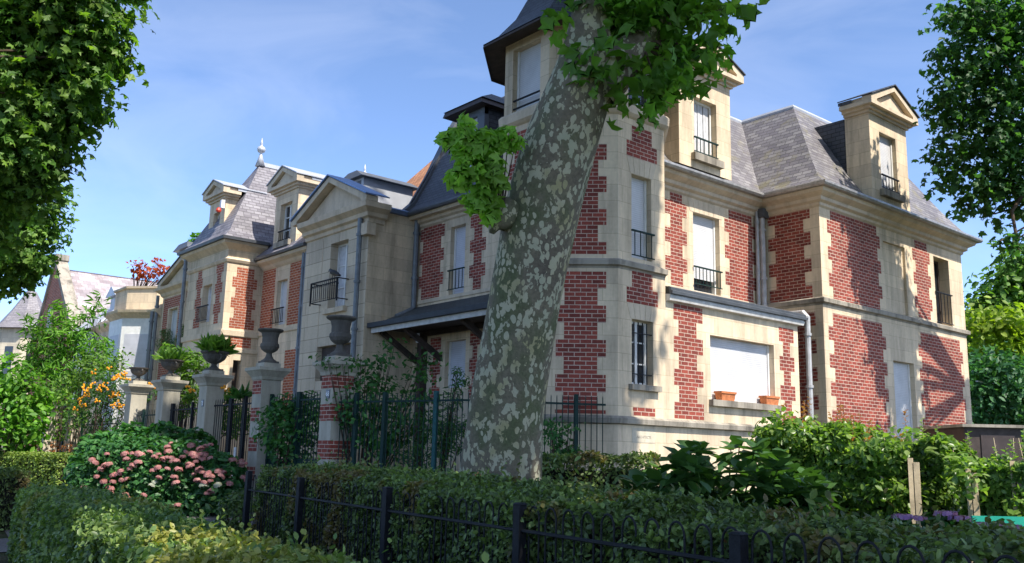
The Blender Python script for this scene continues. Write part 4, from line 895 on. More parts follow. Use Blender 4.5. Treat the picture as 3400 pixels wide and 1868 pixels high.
def fencerun(name, label, cat, pts, z0, z1, sp, posts, mat='green_iron', group=None, panel=None, r=.009, pmat=None):
    """iron pickets between two rails; pts plan polyline; posts distances along it"""
    P = [Vector((x, y, 0)) for x, y in pts]; Ls = [(b-a).length for a, b in zip(P, P[1:])]; tot = sum(Ls)
    def pos(s_):
        for a, b, L in zip(P, P[1:], Ls):
            if s_ <= L+1e-6: return a.lerp(b, s_/L), (b-a).normalized()
            s_ -= L
        return P[-1], (P[-1]-P[-2]).normalized()
    t = empty(name, (P[0].x, P[0].y, gz(P[0].x, P[0].y)), label, cat, group); W0 = wloc(t)
    me = None; n = int(tot/sp)
    for i in range(n):
        q, d_ = pos((i+.5)*tot/n)
        if me is None:
            mb = MB(); mb.tube([(0,0,z0-.05),(0,0,z1-.04),(0,0,z1)], [r,r,.003], 6); o = _build(mb, 'picket', M(mat), t); me = o.data
        else: o = bpy.data.objects.new('picket', me); col.objects.link(o); o.parent = t
        o.location = (q.x-W0.x, q.y-W0.y, -W0.z)
    for z in (z0, z1-.17):
        mb = MB()
        for a, b in zip(P, P[1:]):
            d_ = (b-a).normalized(); F = frame(a.x, a.y, d_.x, d_.y); mb.fbox(F, 0, (b-a).length, z, z+.035, -.014, .014)
        mb.build('rail', M(mat), t)
    for s_ in posts:
        pm = M('teal_iron') if (label.endswith('turret') and abs(s_-2.35) < .01) else M(mat)
        q, d_ = pos(s_); F = frame(q.x, q.y, d_.x, d_.y); g = gz(q.x, q.y); mb = MB(); mb.fbox(F, -.035, .035, g-.05, z1+.02, -.035, .035); mb.build('post', pm, t)
    if panel:
        for a, b in zip(P, P[1:]):
            d_ = (b-a).normalized(); F = frame(a.x, a.y, d_.x, d_.y); mb = MB(); mb.fbox(F, .03, (b-a).length-.03, panel[0], panel[1], -.006, .006); mb.build('kick_panel', M(mat), t)
    return t
yg = FY+.22
mid = (p1[0]+p2[0])/2
fencerun('iron_gate', 'double leaf dark green iron gate between the two brick banded pillars', 'gate', [(p2[0]+.25,yg),(p1[0]-.25,yg)], 1.45, 2.84, .115, [.05,mid-p2[0]-.28,mid-p2[0]-.2,(p1[0]-p2[0])-.55], panel=(.45,1.44))
fencerun('iron_gate', 'dark iron gate with a pale lock plate between plain and brick pillars', 'gate', [(p3[0]+.25,yg),(p2[0]-.25,yg)], .9, 2.84, .12, [.95,1.0,1.7,1.75], 'black_iron')
fencerun('iron_gate', 'narrow black iron gate left of the urn with upright leaves', 'gate', [(p4[0]+.25,yg),(p3[0]-.25,yg)], .9, 2.8, .12, [.12,.2,1.5], 'black_iron')
fencerun('iron_gate', 'green iron gate right of the sunlit pillar', 'gate', [(p5[0]+.25,yg),(p4[0]-.25,yg)], .9, 2.7, .12, [.5,1.7], 'green_iron')
fencerun('iron_fence', 'long green iron fence left of the sunlit pillar, half hidden by orange fruit', 'fence', [(-37.5,yg),(p5[0]-.25,yg)], .9, 2.5, .13, [1,3,5,7], 'green_iron', panel=(.4,.85))
fencerun('iron_fence', 'green iron picket fence with a teal post in front of the porch and turret', 'fence', [(p1[0]+.25,9.2),(-13.1,10.05),(-11.78,12.3)], .62, 2.74, .105, [.45,1.15,2.35,3.3,5.0], 'green_iron')
m = MB(); m.box((p2[0]-1.35,yg-.05,1.0),(p2[0]-1.25,yg-.03,1.7)); o = m.build('lock_plate', M('white_enamel')); tag(o, 'white lock plate strip on the black gate between plain and brick pillars', 'lock plate')
# low wall + pale pillars at far left
for k, (px, w_) in enumerate(((232,.5),(150,.45))):
    c = at(px, 1400, 31); g = gz(c.x, c.y); t = empty('entrance_pillar', (c.x,c.y,g), ['bright sunlit stone entrance pillar behind the left shrub, wider one','pale stone entrance pillar half hidden at the left shrub, narrower one'][k], 'pillar')
    m = MB(); m.box((c.x-w_,c.y,g-.1),(c.x+w_*.2,c.y+w_,2.9)); m.build('shaft', M('stone_pale'), t); m = MB(); m.box((c.x-w_-.08,c.y-.08,2.9),(c.x+w_*.2+.08,c.y+w_+.08,3.05)); m.build('cap', M('stone_pillar'), t)
# bins behind the gate fence, left
c = at(262, 1470, 30); g = gz(c.x,c.y); t = empty('wheelie_bin', (c.x,c.y,g), 'dark green wheeled bin standing beside the far iron fence', 'bin')
m = MB(); m.hexa([(c.x-.25,c.y-.25,g+.05),(c.x+.25,c.y-.25,g+.05),(c.x+.25,c.y+.25,g+.05),(c.x-.25,c.y+.25,g+.05),(c.x-.32,c.y-.32,g+1),(c.x+.32,c.y-.32,g+1),(c.x+.32,c.y+.32,g+1),(c.x-.32,c.y+.32,g+1)]); m.build('body', M('green_iron'), t)
m = MB(); m.hexa([(c.x-.35,c.y-.35,g+1),(c.x+.35,c.y-.35,g+1),(c.x+.35,c.y+.35,g+1),(c.x-.35,c.y+.35,g+1),(c.x-.3,c.y-.3,g+1.08),(c.x+.3,c.y-.3,g+1.08),(c.x+.3,c.y+.3,g+1.12),(c.x-.3,c.y+.3,g+1.12)]); m.build('lid', M('green_iron'), t)
m = MB(); m.tube([(c.x-.3,c.y+.3,g+.1),(c.x+.3,c.y+.3,g+.1)], .1, 12); m.build('wheel', M('black_iron'), t)

# planters on the bay sill
for k, (a, lab) in enumerate(((15.62,'terracotta planter box on the left of the big window sill'),(17.18,'terracotta planter box on the right of the big window sill'))):
    m = MB(); c = [FB(a,2.858,-.08),FB(a+.42,2.858,-.08),FB(a+.42,2.858,.06),FB(a,2.858,.06)]; d_ = [FB(a-.03,3.03,-.10),FB(a+.45,3.03,-.10),FB(a+.45,3.03,.08),FB(a-.03,3.03,.08)]
    m.hexa(c+d_); m.fbox(FB, a-.045, a+.465, 3.0, 3.045, -.11, .09); o = m.build('window_planter', M('terracotta')); tag(o, lab, 'planter', 'terracotta planters on the window sill')

# ================================================================ hoop fence
hp = [(-10.53,4.98),(-8.61,4.64),(-6.44,4.26),(-4.43,3.92),(-2.57,3.59),(-.55,3.25)]
hf = empty('hoop_fence', (hp[0][0],hp[0][1],gz(*hp[0])), 'low black iron hoop top fence with square posts in front of the long hedge', 'fence'); HW = wloc(hf)
me = me2 = None
for i, (x, y) in enumerate(hp):
    x, y = x-.008, y-.045; g = gz(x, y); zt = [1.37,1.35,1.34,1.32,1.29,1.27][i]
    m = MB(); m.box((x-.03,y-.03,g-.05),(x+.03,y+.03,zt)); m.hexa([(x-.036,y-.036,zt),(x+.036,y-.036,zt),(x+.036,y+.036,zt),(x-.036,y+.036,zt),(x-.02,y-.02,zt+.012),(x+.02,y-.02,zt+.012),(x+.02,y+.02,zt+.012),(x-.02,y+.02,zt+.012)]); m.build('post', M('black_iron'), hf)
for (a, b) in zip(hp, hp[1:]):
    A, B = Vector((*a,0)), Vector((*b,0)); d_ = (B-A).normalized(); L = (B-A).length; n = round(L/.19)
    za, zb = 1.17-.005*0, 1.165
    for zz in (1.165, .35): m = MB(); m.tube([A+d_*.03+Vector((-.008,-.045,zz)), B-d_*.03+Vector((-.008,-.045,zz))], .011, 6); m.build('rail', M('black_iron'), hf)
    for i in range(n):
        q = A+d_*(L*(i+.5)/n)
        if me is None:
            mb = MB(); w_ = .058; pts = [(-w_,0,.2),(-w_,0,1.24)]+[(-w_*math.cos(t_), 0, 1.24+w_*1.25*math.sin(t_)) for t_ in [k*math.pi/8 for k in range(1,8)]]+[(w_,0,1.24),(w_,0,.2)]
            mb.tube(pts, .006, 6); o = _build(mb, 'hoop', M('black_iron'), hf); me = o.data
        else: o = bpy.data.objects.new('hoop', me); col.objects.link(o); o.parent = hf
        o.location = (q.x-HW.x, q.y-HW.y, -HW.z+(.02 if q.x < -7 else 0)); o.rotation_euler.z = math.atan2(d_.y, d_.x)

# ================================================================ hedges
def hedge(name, label, cat, pts, width, topf, dens, size, mat, shape='oval', group=None, seed=3, rough=.05, kids=True, coremat='core_shade', gz0=None, nbias=.6):
    rg = np.random.default_rng(seed); P = [Vector((x, y, 0)) for x, y in pts]
    Ps, Ns = [], []
    core = MB(); hw = width/2
    for a, b in zip(P, P[1:]):
        L = (b-a).length; d_ = (b-a)/L; nn = Vector((d_.y,-d_.x,0)); steps_ = max(1, int(L/1.0))
        for i in range(steps_):
            c0, c1 = a.lerp(b, i/steps_), a.lerp(b, (i+1)/steps_); l = L/steps_; g = gz(c0.x, c0.y); H = topf((c0.x+c1.x)/2)
            def put(n, f, nrm):
                if n < 1: return
                u = rg.uniform(0, 1, n); q, zz, off = f(n); base = np.outer(1-u, [c0.x,c0.y])+np.outer(u, [c1.x,c1.y])
                p = np.column_stack([base[:,0]+nn.x*off, base[:,1]+nn.y*off, zz]); Ps.append(p); Ns.append(np.tile(nrm, (n,1))+rg.normal(size=(n,3))*.6)
            nt_ = int(dens*l*width); ns_ = int(dens*l*(H-g))
            def top(n): off = rg.uniform(-hw, hw, n); return None, H-.05*(abs(off)/hw)**3+rg.normal(size=n)*.022-rg.exponential(.02, n), off
            def side(s_):
                def f(n): zz = g+(H-g)*rg.uniform(0,1,n)**.85; return None, zz, s_*(hw-.05*np.clip((zz-H+.15)/.15,0,1)**2)-s_*rg.exponential(.035,n)+rg.normal(size=n)*.015
                return f
            put(nt_, top, [0,0,1]); put(ns_, side(1), [nn.x*nbias,nn.y*nbias,.5]); put(ns_, side(-1), [-nn.x*nbias,-nn.y*nbias,.5])
            ci = .06+rough*.8; i0, o0 = c0+nn*(hw-ci), c0-nn*(hw-ci); i1, o1 = c1+nn*(hw-ci), c1-nn*(hw-ci); e = Vector((0,0,1))
            core.hexa([Vector((q.x,q.y,g)) for q in (i0,i1,o1,o0)]+[Vector((q.x,q.y,H-.09-rough)) for q in (i0,i1,o1,o0)])
    for e, dr in ((P[0], (P[0]-P[1]).normalized()), (P[-1], (P[-1]-P[-2]).normalized())):
        n = int(dens*width*(topf(e.x)-gz(e.x,e.y))); off = rg.uniform(-hw, hw, n); zz = rg.uniform(gz(e.x,e.y), topf(e.x), n); nn = Vector((dr.y,-dr.x,0))
        p = np.column_stack([e.x+nn.x*off+dr.x*rg.normal(size=n)*.03, e.y+nn.y*off+dr.y*rg.normal(size=n)*.03, zz]); Ps.append(p); Ns.append(np.tile([dr.x,dr.y,.5],(n,1))+rg.normal(size=(n,3))*.6)
    Ps = np.concatenate(Ps); Ns = np.concatenate(Ns)
    # uneven surface
    w_ = np.sin(Ps[:,0]*3.1+Ps[:,1]*2.3)*np.sin(Ps[:,0]*7.3-Ps[:,2]*5)*rough; Ps[:,2] += w_*.5*(Ps[:,2] > .5); Ps[:,1] += w_*.6
    o = leafmesh(name, Ps, Ns, size, shape, M(mat), seed=seed); tag(o, label, cat, group)
    if kids: core.build('branches_core', M(coremat), o)  # dark inner box, its colour stands for the shaded hedge interior
    return o
dx, dy = .985, -.172; nx_, ny_ = .172, .985
def along(t_, off): return (-10.53+dx*t_+nx_*off, 4.98+dy*t_+ny_*off)
mh = hedge('clipped_hedge', 'long dark clipped hedge behind the black hoop fence', 'hedge', [along(.3,.605),along(3,.605),along(5,.605),along(7,.605),along(9,.605),along(13,.605)], 1.2, lambda x: 1.285+.025*min(4.2,max(-3,-1.8-x))+.012*max(0,-x-6), 3000, .042, 'leaf_hedge', seed=5, rough=.09)
lh = hedge('clipped_hedge', 'thick clipped hedge with yellowish top in the left foreground', 'hedge', [(-13.5,3.62),(-8.6,2.93),(-4.0,2.25),(-2.0,1.95)], .95, lambda x: 1.06 if x < -9 else 1.02, 2100, .058, 'leaf_hedge_near', seed=6)
a = at(45, 1640, 15.5); b = at(-260, 1640, 15.5)
hedge('clipped_hedge', 'dark clipped hedge block cut off by the left edge of the photo', 'hedge', [(a.x,a.y),(b.x,b.y)], 1.0, lambda x: 1.22, 1100, .06, 'leaf_hedge', seed=8)
a = at(236, 1560, 27); b = at(-80, 1560, 30)
hedge('clipped_hedge', 'sunlit yellow green hedge along the far side of the left path', 'hedge', [(a.x,a.y),(b.x,b.y)], .9, lambda x: 1.42, 750, .075, 'leaf_sunny', seed=9)
a = at(1800, 1560, 13.6); b = at(2170, 1580, 13.2)
hedge('low_hedge', 'loose dark hedge at the foot of the turret beyond the fence', 'hedge', [(a.x,a.y),(b.x,b.y)], .9, lambda x: 1.66, 800, .07, 'leaf_hedge', seed=10, rough=.12)

for hh_, pts_, hs_, mt_, n_ in ((mh, [along(.3,.61),along(13,.61)], lambda x: 1.285+.025*min(4.2,max(-3,-1.8-x))+.012*max(0,-x-6), 'leaf_hedge', 420), (lh, [(-13.5,3.62),(-2.0,1.95)], lambda x: 1.05, 'leaf_hedge_near', 260)):
    rq = np.random.default_rng(91+n_); A_, B_ = Vector((*pts_[0],0)), Vector((*pts_[1],0)); PP, TT = [], []
    for k in range(n_):
        c = A_.lerp(B_, rq.uniform()); h = rq.exponential(.045)+.02; lean = rq.normal(size=2)*.4; off = rq.uniform(-.5,.5)
        for q in range(5):
            a_ = q*2.3; d_ = np.array([math.cos(a_)+lean[0], math.sin(a_)+lean[1], .9]); PP.append([c.x+lean[0]*h*q/5, c.y+off*.9+lean[1]*h*q/5, hs_(c.x)+h*q/4+.01]); TT.append(d_)
    leafmesh('stray_shoots', np.array(PP), rq.normal(size=(len(PP),3))*.4+np.array([0,0,1]), .048, 'oval', M(mt_), parent=hh_, seed=n_, T=np.array(TT))['kind'] = 'stuff'
# a few twigs of bare wood low in the long hedge
m = MB()
for i in range(170):
    t_ = random.uniform(.5, 11.8); x, y = along(t_, .17+random.uniform(-.03,.05)); g = gz(x,y); a = random.uniform(-.12,.12)
    m.tube([(x,y,g),(x+a*.5,y-random.uniform(0,.04),g+random.uniform(.3,.55)),(x+a,y,g+random.uniform(.6,1.0))], [.007,.005,.002], 4, False)
m.build('stems', M('twig'), mh)

# ================================================================ plants
def plant(name, label, cat, blobs, dens, size, shape, mat, group=None, seed=2, shell=.3, clump=0, ck=12, stem=True, var=.35, flat=1.0, trunk=None):
    P, N = blobpts(blobs, dens, np.random.default_rng(seed), shell, flat, clump, ck)
    c = blobs[0][0]; g = gz(c[0], c[1]); ok = P[:,2] > g+.02; P, N = P[ok], N[ok]
    o = empty(name, (c[0], c[1], g), label, cat, group)
    leafmesh('foliage', P, N, size, shape, M(mat), parent=o, seed=seed, var=var)
    if stem:
        m = MB(); rg = random.Random(seed)
        b0 = Vector(trunk if trunk else (c[0], c[1], g))
        for bc, br in blobs:
            bc = Vector(bc)
            for k in range(3):
                e = bc+Vector((rg.uniform(-.6,.6),rg.uniform(-.6,.6),rg.uniform(-.2,.7)))*br; md = b0.lerp(e, .5)+Vector((rg.uniform(-.1,.1),rg.uniform(-.1,.1),.1))*br
                m.tube([b0+Vector((rg.uniform(-.1,.1),rg.uniform(-.1,.1),0)), md, e], [.022,.014,.004], 5, False)
        m.build('stems', M('twig'), o)
    return o
PB = pblobs
# hydrangea with pink heads
hy = plant('pink_hydrangea', 'broad dark hydrangea bush covered with pink flower heads by the gates', 'shrub',
    PB([(330,1580,19.3,95),(420,1560,19.5,120),(520,1580,19.3,130),(620,1590,19.2,130),(720,1600,19.0,100),(300,1640,19,70),(420,1650,19,90),(560,1660,18.8,90),(680,1670,18.8,80),(780,1640,19,55)]), 3800, .115, 'oval', 'leaf_hydrangea', seed=21, shell=.7)
plant('leafy_shrub', 'dark leafy shrub without flowers rising behind the pink hydrangea', 'shrub', PB([(330,1510,20.4,80),(430,1495,20.6,95),(540,1490,20.6,90),(640,1500,20.4,80),(275,1560,20.2,60)]), 2600, .17, 'oval', 'leaf_shrub', seed=22, shell=.6)
def flowerhead(seed, mat, r=.075, n=46, petal=.04):
    rg = np.random.default_rng(seed); d_ = rg.normal(size=(n,3)); d_[:,2] = abs(d_[:,2])*.8; d_ /= np.linalg.norm(d_, axis=1, keepdims=True)
    return d_*r*np.array([1,1,.55]), d_
heads = [(1050,560),(1100,515),(870,610),(835,650),(900,600),(800,700),(860,745),(1010,730),(1050,720),(940,690),(1310,520),(1280,540),(1385,545),(1420,572),(1510,540),(1590,515),(1620,545),(1670,560),(1620,580),(1475,645),(1650,645),(1605,685),(1440,708),(1455,755),(1720,690),(1740,735),(1830,700),(1630,735),(1540,500),(1700,450),(1740,440),(1385,462),(1990,580),(1920,560),(2000,610),(2020,715),(1030,515),(1165,525),(960,870),(1010,860),(1050,888),(1105,915),(915,900),(1190,858),(1715,845),(1470,940),(1680,780),(1280,750),(1000,655),(1075,635),(885,515),(710,805),(1350,560),(1240,500),(1560,600),(1850,665),(1800,770),(1255,775)]
hblobs = PB([(330,1580,19.3,95),(420,1560,19.5,120),(520,1580,19.3,130),(620,1590,19.2,130),(720,1600,19.0,100),(300,1640,19,70),(420,1650,19,90),(560,1660,18.8,90),(680,1670,18.8,80),(780,1640,19,55)])
def firsthit(px, py, blobs, dflt):
    d_ = at(px, py, 1)-EYE; best = None
    for c, r in blobs:
        oc = EYE-Vector(c); a_ = d_.dot(d_); b_ = oc.dot(d_); q = b_*b_-a_*(oc.dot(oc)-r*r)
        if q > 0:
            t_ = (-b_-math.sqrt(q))/a_; best = t_ if best is None else min(best, t_)
    return dflt if best is None else best
hbase = {}
heads += [(hx+random.uniform(-150,150), hy_+random.uniform(-70,110)) for hx, hy_ in heads[:40]]
for k, (hx, hy_) in enumerate(heads):
    px, py = hx*.4014, 1300+hy_*.4014; zz = firsthit(px, py, hblobs, 18.9)-.04
    c = at(px, py, zz); mat = 'petal_white' if k in (46,47,56,57) else 'petal_pink'
    if mat+str(k%3) not in hbase:
        P, N = flowerhead(30+k, mat, .085, 64); o = leafmesh('flower_head', P, N, .05, 'petal', M(mat), parent=hy, seed=k); hbase[mat+str(k%3)] = o.data
        o.matrix_parent_inverse = Matrix()
    else: o = bpy.data.objects.new('flower_head', hbase[mat+str(k%3)]); col.objects.link(o); o.parent = hy
    o.location = c-wloc(hy); o.rotation_euler = (random.uniform(-.4,.4),random.uniform(-.5,.2),random.uniform(0,6)); s_ = random.uniform(.55,1.0); o.scale = (s_,s_,s_)
# box ball beside first post
plant('box_bush', 'round grey green box bush at the left end of the hoop fence', 'shrub', PB([(785,1690,11.9,62),(770,1745,11.9,58),(800,1660,12,40)]), 9000, .05, 'oval', 'leaf_hedge', seed=23, shell=.8)
# shrubs behind gate and fence
plant('dark_shrub', 'dark evergreen shrub filling the view through the double leaf gate', 'shrub', PB([(930,1420,19.6,95),(1010,1400,19.6,90),(940,1360,19.7,60),(1020,1350,19.7,55),(970,1480,19.5,90)]), 1900, .10, 'oval', 'leaf_shrub', seed=24, shell=.3)
plant('tall_shrub', 'tall loose shrub arching over the brick banded pillar beside the porch', 'shrub',
    PB([(1215,1280,18.4,75),(1180,1350,18,70),(1290,1330,18.2,75),(1230,1420,17.9,80),(1260,1200,18.5,40),(1300,1150,18.6,28),(1150,1210,18,26),(1095,1205,17.9,22),(1200,1200,18.2,25),(1350,1420,18,70),(1390,1240,18.4,42),(1420,1180,18.6,30),(1400,1330,18.2,55),(1300,1480,17.9,60)]), 1500, .105, 'oval', 'leaf_shrub', seed=25, shell=.1, clump=.12)
plant('dark_shrub', 'dark shrub with drooping leaves behind the fence beside the big trunk', 'shrub', PB([(1450,1420,17.8,75),(1500,1330,18,50),(1530,1270,18,36),(1520,1440,17.6,70),(1440,1500,17.6,70),(1360,1520,17.6,50),(1515,1230,18,22)]), 1900, .12, 'long', 'leaf_shrub', seed=26, shell=.2)
plant('thorny_shrub', 'small loose shrub behind the pickets right of the big trunk', 'shrub', PB([(1850,1450,15.9,55),(1890,1500,15.8,45),(1830,1400,16,35),(1900,1420,16,22),(1840,1540,15.7,50)]), 2200, .08, 'oval', 'leaf_shrub', seed=27, shell=.1, clump=.08)
# urn plants
def spiky(name, label, c, n, L, mat, seed, up=.9, w=None, group=None, spread=.12):
    rg = np.random.default_rng(seed); d_ = rg.normal(size=(n,3)); d_[:,2] = abs(d_[:,2])*up+.25; d_ /= np.linalg.norm(d_, axis=1, keepdims=True)
    base = np.array(c)+rg.normal(size=(n,3))*np.array([spread,spread,.03]); P = base+d_*L*.5; N = np.cross(d_, rg.normal(size=(n,3)))+np.array([0,0,.8])
    o = leafmesh(name, P, N, L, 'long', M(mat), seed=seed, T=d_); tag(o, label, 'plant', group); return o
x, y, t_ = p3; spiky('urn_plant', 'strappy bright green plant growing in the wide urn', (x,y,t_+.55), 230, .42, 'leaf_lime', 31, 1.5)
x, y, t_ = p4; spiky('urn_plant', 'spiky green plant growing in the shallow shaded urn', (x,y,t_+.5), 170, .36, 'leaf_lime', 32, 1.4)
c = at(800, 1290, 21.5); spiky('palm_plant', 'small palm leaved plant behind the gate under the narrow slit window', (c.x,c.y,c.z-.2), 44, .34, 'leaf_maple', 33, .5, spread=.05)
plant('laurel_shrub', 'glossy laurel with yellow fruit behind the plain gate pillars', 'shrub', PB([(610,1190,26,42),(560,1170,26,35),(655,1200,25.5,40),(620,1250,25.5,45),(640,1310,25,35),(600,1340,25.5,60),(760,1330,23,40),(790,1400,23,55),(730,1400,23.5,50)]), 1100, .24, 'long', 'leaf_lime', seed=34, shell=.2)
lq = plant('loquat_tree', 'loquat bush heavy with orange fruit over the far fence', 'shrub', PB([(330,1290,28.5,60),(390,1280,28.5,45),(300,1330,28.5,55),(370,1340,28.4,60),(260,1360,28.6,50),(420,1320,28.3,40),(300,1400,28.6,60),(380,1400,28.4,50),(505,1300,27.5,36)]), 520, .19, 'long', 'leaf_maple', seed=35, shell=.2)
m = MB(); rg_ = random.Random(4)
for (bc, br) in PB([(315,1265,28.0,45),(370,1255,28,40),(410,1260,28,30),(300,1300,28,40),(340,1305,28,36),(385,1320,28,30),(265,1345,28,25),(395,1340,28,18),(505,1275,27,22),(560,1290,26.8,12),(640,1290,24.6,14),(755,1290,22.8,16)]):
    for k in range(int(3+br*7)):
        d_ = Vector((rg_.gauss(0,1),rg_.gauss(0,1),rg_.gauss(0,.7))).normalized()*br*rg_.uniform(.5,1.05); c = Vector(bc)+d_
        for q in range(4):
            e = c+Vector((rg_.uniform(-.07,.07),rg_.uniform(-.07,.07),rg_.uniform(-.06,.06))); m.lathe(e, [(.012,-.03),(.03,-.013),(.031,.01),(.013,.031)], 6)
m.build('fruit', M('petal_orange'), lq)['kind'] = 'stuff'
# left garden greenery
plant('acer_shrub', 'feathery bright green small tree in front of the gabled house', 'tree', PB([(120,1085,33,45),(190,1050,33,35),(205,1130,33,70),(130,1150,33,60),(280,1140,33,60),(250,1080,33,34),(300,1050,33,30),(330,1000,33,14),(310,1025,33,20),(215,1025,33,22),(240,1210,33,80),(340,1130,32.5,30),(350,1190,32.5,45),(190,1250,33,80),(120,1215,33,50)]), 640, .28, 'long', 'leaf_bright', seed=41, shell=.15, clump=.16, ck=10, trunk=tuple(at(215,1540,33)))
plant('airy_shrub', 'fine leaved grey green shrub below the bright feathery tree', 'shrub', PB([(300,1230,31,70),(370,1230,30.5,50),(240,1290,31,60),(180,1300,31.5,50),(400,1180,30.5,26),(350,1290,31,40)]), 700, .13, 'oval', 'leaf_lime', seed=42, shell=.1, clump=.18)
plant('round_shrub', 'bright green rounded shrub at the left edge behind the sunlit hedge', 'shrub', PB([(20,1250,29,85),(80,1300,29,75),(30,1350,29,95),(95,1380,29,75),(20,1430,29,90),(90,1450,29,70),(150,1330,29.5,35),(-60,1300,29,90)]), 620, .20, 'oval', 'leaf_bright', seed=43, shell=.4)
plant('flowering_bush', 'tangled twiggy bush with a few white blooms at the far gate', 'shrub', PB([(215,1330,30,40),(250,1380,29.6,45),(190,1390,30.4,30),(205,1430,30,35)]), 500, .16, 'oval', 'leaf_lime', seed=44, shell=.1)
a = [(30,1490),(70,1492),(120,1488),(180,1486),(225,1488)]
P, N = blobpts(PB([(px,py,29.5,22) for px,py in a]), 900, np.random.default_rng(45), .2); o = leafmesh('red_flowers', P, N, .09, 'oval', M('leaf_tip'), seed=45); tag(o, 'strip of reddish flowers along the top of the sunlit hedge', 'flowers', kind='stuff')
# potted conifers on the sills, red maple on the terrace
for k, (u, w_, lab) in enumerate(((-33.6,.45,'dark potted conifers on the wider left sill of the small pediment house'),(-31.95,.3,'single potted conifer on the right sill of the small pediment house'))):
    c = F4(u, 5.35, .15); plant('potted_conifer', lab, 'plant', [((c.x-w_*.5,c.y,5.35),.30),((c.x+w_*.4,c.y,5.4),.32),((c.x,c.y,5.75),.22),((c.x-w_*.6,c.y,5.8),.16)][:4 if k == 0 else 3], 6000, .07, 'long', 'leaf_maple', seed=46+k, stem=False)
rm = plant('red_maple', 'small red leaved maple in a pot on the roof terrace', 'tree', PB([(450,890,36.2,22),(480,895,36.2,26),(515,890,36.2,24),(545,895,36,22),(465,875,36.2,14),(500,905,36,28),(455,915,36.2,14),(525,870,36.2,12),(540,915,36,18)]), 700, .16, 'diamond', 'leaf_red', seed=48, shell=.1, clump=.12, ck=8, trunk=(-36.9,12.0,7.2))
m = MB(); m.lathe((-36.9,12.0,6.85), [(.2,0),(.28,.4),(.3,.42),(.26,.42)], 14); m.build('pot', M('terracotta'), rm)
plant('distant_treetop', 'pale green treetop showing behind the pavilion roof', 'tree', PB([(660,800,48,30),(640,815,48,25),(682,790,48,22)]), 420, .3, 'oval', 'leaf_bright', seed=49)

# ================================================================ garden on the right
bh = empty('big_leaf_hydrangea', tuple(at(2400,1640,9.2))[:2]+(.2,), 'large leaved green hydrangea without flowers in front of the bay window', 'shrub')
rg = np.random.default_rng(51); Ps, Ts, Ns = [], [], []
stems = MB(); g0 = Vector((bh.location.x, bh.location.y, .15))
for k in range(150):
    px = 2400+rg.uniform(-330,330); top = 1445+170*abs((px-2420)/330)**1.8+(15 if px > 2250 else 0); py = rg.uniform(top, 1700); zz = rg.uniform(8.3, 10.0)
    c = at(px, py, zz); n = 7; a0 = rg.uniform(0, 6.3); L = .17+.08*rg.uniform()
    for q in range(n):
        lv = q//2; a = a0+q*math.pi+lv*1.5; d_ = np.array([math.cos(a), math.sin(a), .55-.45*lv+.1*rg.normal()]); d_ /= np.linalg.norm(d_)
        Ps.append(np.array(c)+d_*L*(.35+.1*lv)-np.array([0,0,.035*lv])); Ts.append(d_); Ns.append(np.array([0,0,1])+rg.normal(size=3)*.15)
    if k % 2 == 0: stems.tube([g0+Vector((rg.uniform(-.5,.5),rg.uniform(-.5,.5),0)), g0.lerp(c,.55)+Vector((0,0,.1)), c], [.012,.01,.006], 5, False)
leafmesh('foliage', np.array(Ps), np.array(Ns), .235, 'oval', M('leaf_bigleaf'), parent=bh, seed=52, T=np.array(Ts), var=.25)
stems.build('stems', M('leaf_bigleaf'), bh)
# tall privet screen with shoots
pa, pb_ = at(2610,1600,11.2), at(3195,1600,9.7)
pa2 = (pa.x,pa.y); pb2 = (pb_.x,pb_.y)
def tall(x): return 2.16-.50*min(1,max(0,(x-pa.x)/(pb_.x-pa.x)))+.06*math.sin(x*2.3)+.03*math.sin(x*7)
ps = hedge('leafy_screen_hedge', 'tall loose light green hedge with upright shoots along the right side', 'hedge', [pa2, pb2], .9, tall, 2300, .075, 'leaf_privet', seed=53, rough=.14, nbias=.4)
pc = at(3290,1600,9.3); pd = at(3560,1600,8.6)
def tall2(x): return 1.60+.07*math.sin(x*3.1)
ps2 = hedge('leafy_screen_hedge', 'lower light green loose hedge at the right edge beyond the gap', 'hedge', [(pc.x,pc.y),(pd.x,pd.y)], .9, tall2, 2300, .075, 'leaf_privet', seed=59, rough=.14, nbias=.4)
# uneven plumes standing out of both hedges
for hh, (qa, qb), tf, n_, sd_ in ((ps, (pa, pb_), tall, 130, 81), (ps2, (pc, pd), tall2, 40, 82)):
    rq = np.random.default_rng(sd_); BL = []
    for k in range(n_):
        c = qa.lerp(qb, rq.uniform(0,1)); f_ = rq.uniform(-.55,.4); zt = tf(c.x)*rq.uniform(.25,1.04); BL.append(((c.x+.25*f_-(.0), c.y+f_-.1, zt), rq.uniform(.10,.24)))
    P, N = blobpts(BL, 2300, rq, .2); P[:,2] = P[:,2]+(P[:,2]-P[:,2].mean())*.0; o = leafmesh('plumes', P, N, .08, 'oval', M('leaf_privet'), parent=hh, seed=sd_)
rg = np.random.default_rng(54); PX, NX, TX = [], [], []; sm_ = MB()
for k in range(54):
    u = rg.uniform(0,1); c = pa.lerp(pb_, u) if k % 4 else pc.lerp(pd, u); z0 = (tall if k % 4 else tall2)(c.x)-.25; h = rg.uniform(.28,.62); off = rg.uniform(-.3,.3)
    lx, ly = rg.normal(size=2)*.06; b0 = Vector((c.x+off*.3, c.y+off, z0)); e = b0+Vector((lx,ly,h)); sm_.tube([b0, e], [.005,.002], 4, False)
    for q in range(int(h/.022)):
        t_ = q/(h/.022); a = q*2.2; d_ = np.array([math.cos(a),math.sin(a),.5]); PX.append(np.array(b0.lerp(e,t_))+d_*.028*(1.2-t_*.6)); TX.append(d_); NX.append([0,0,1])
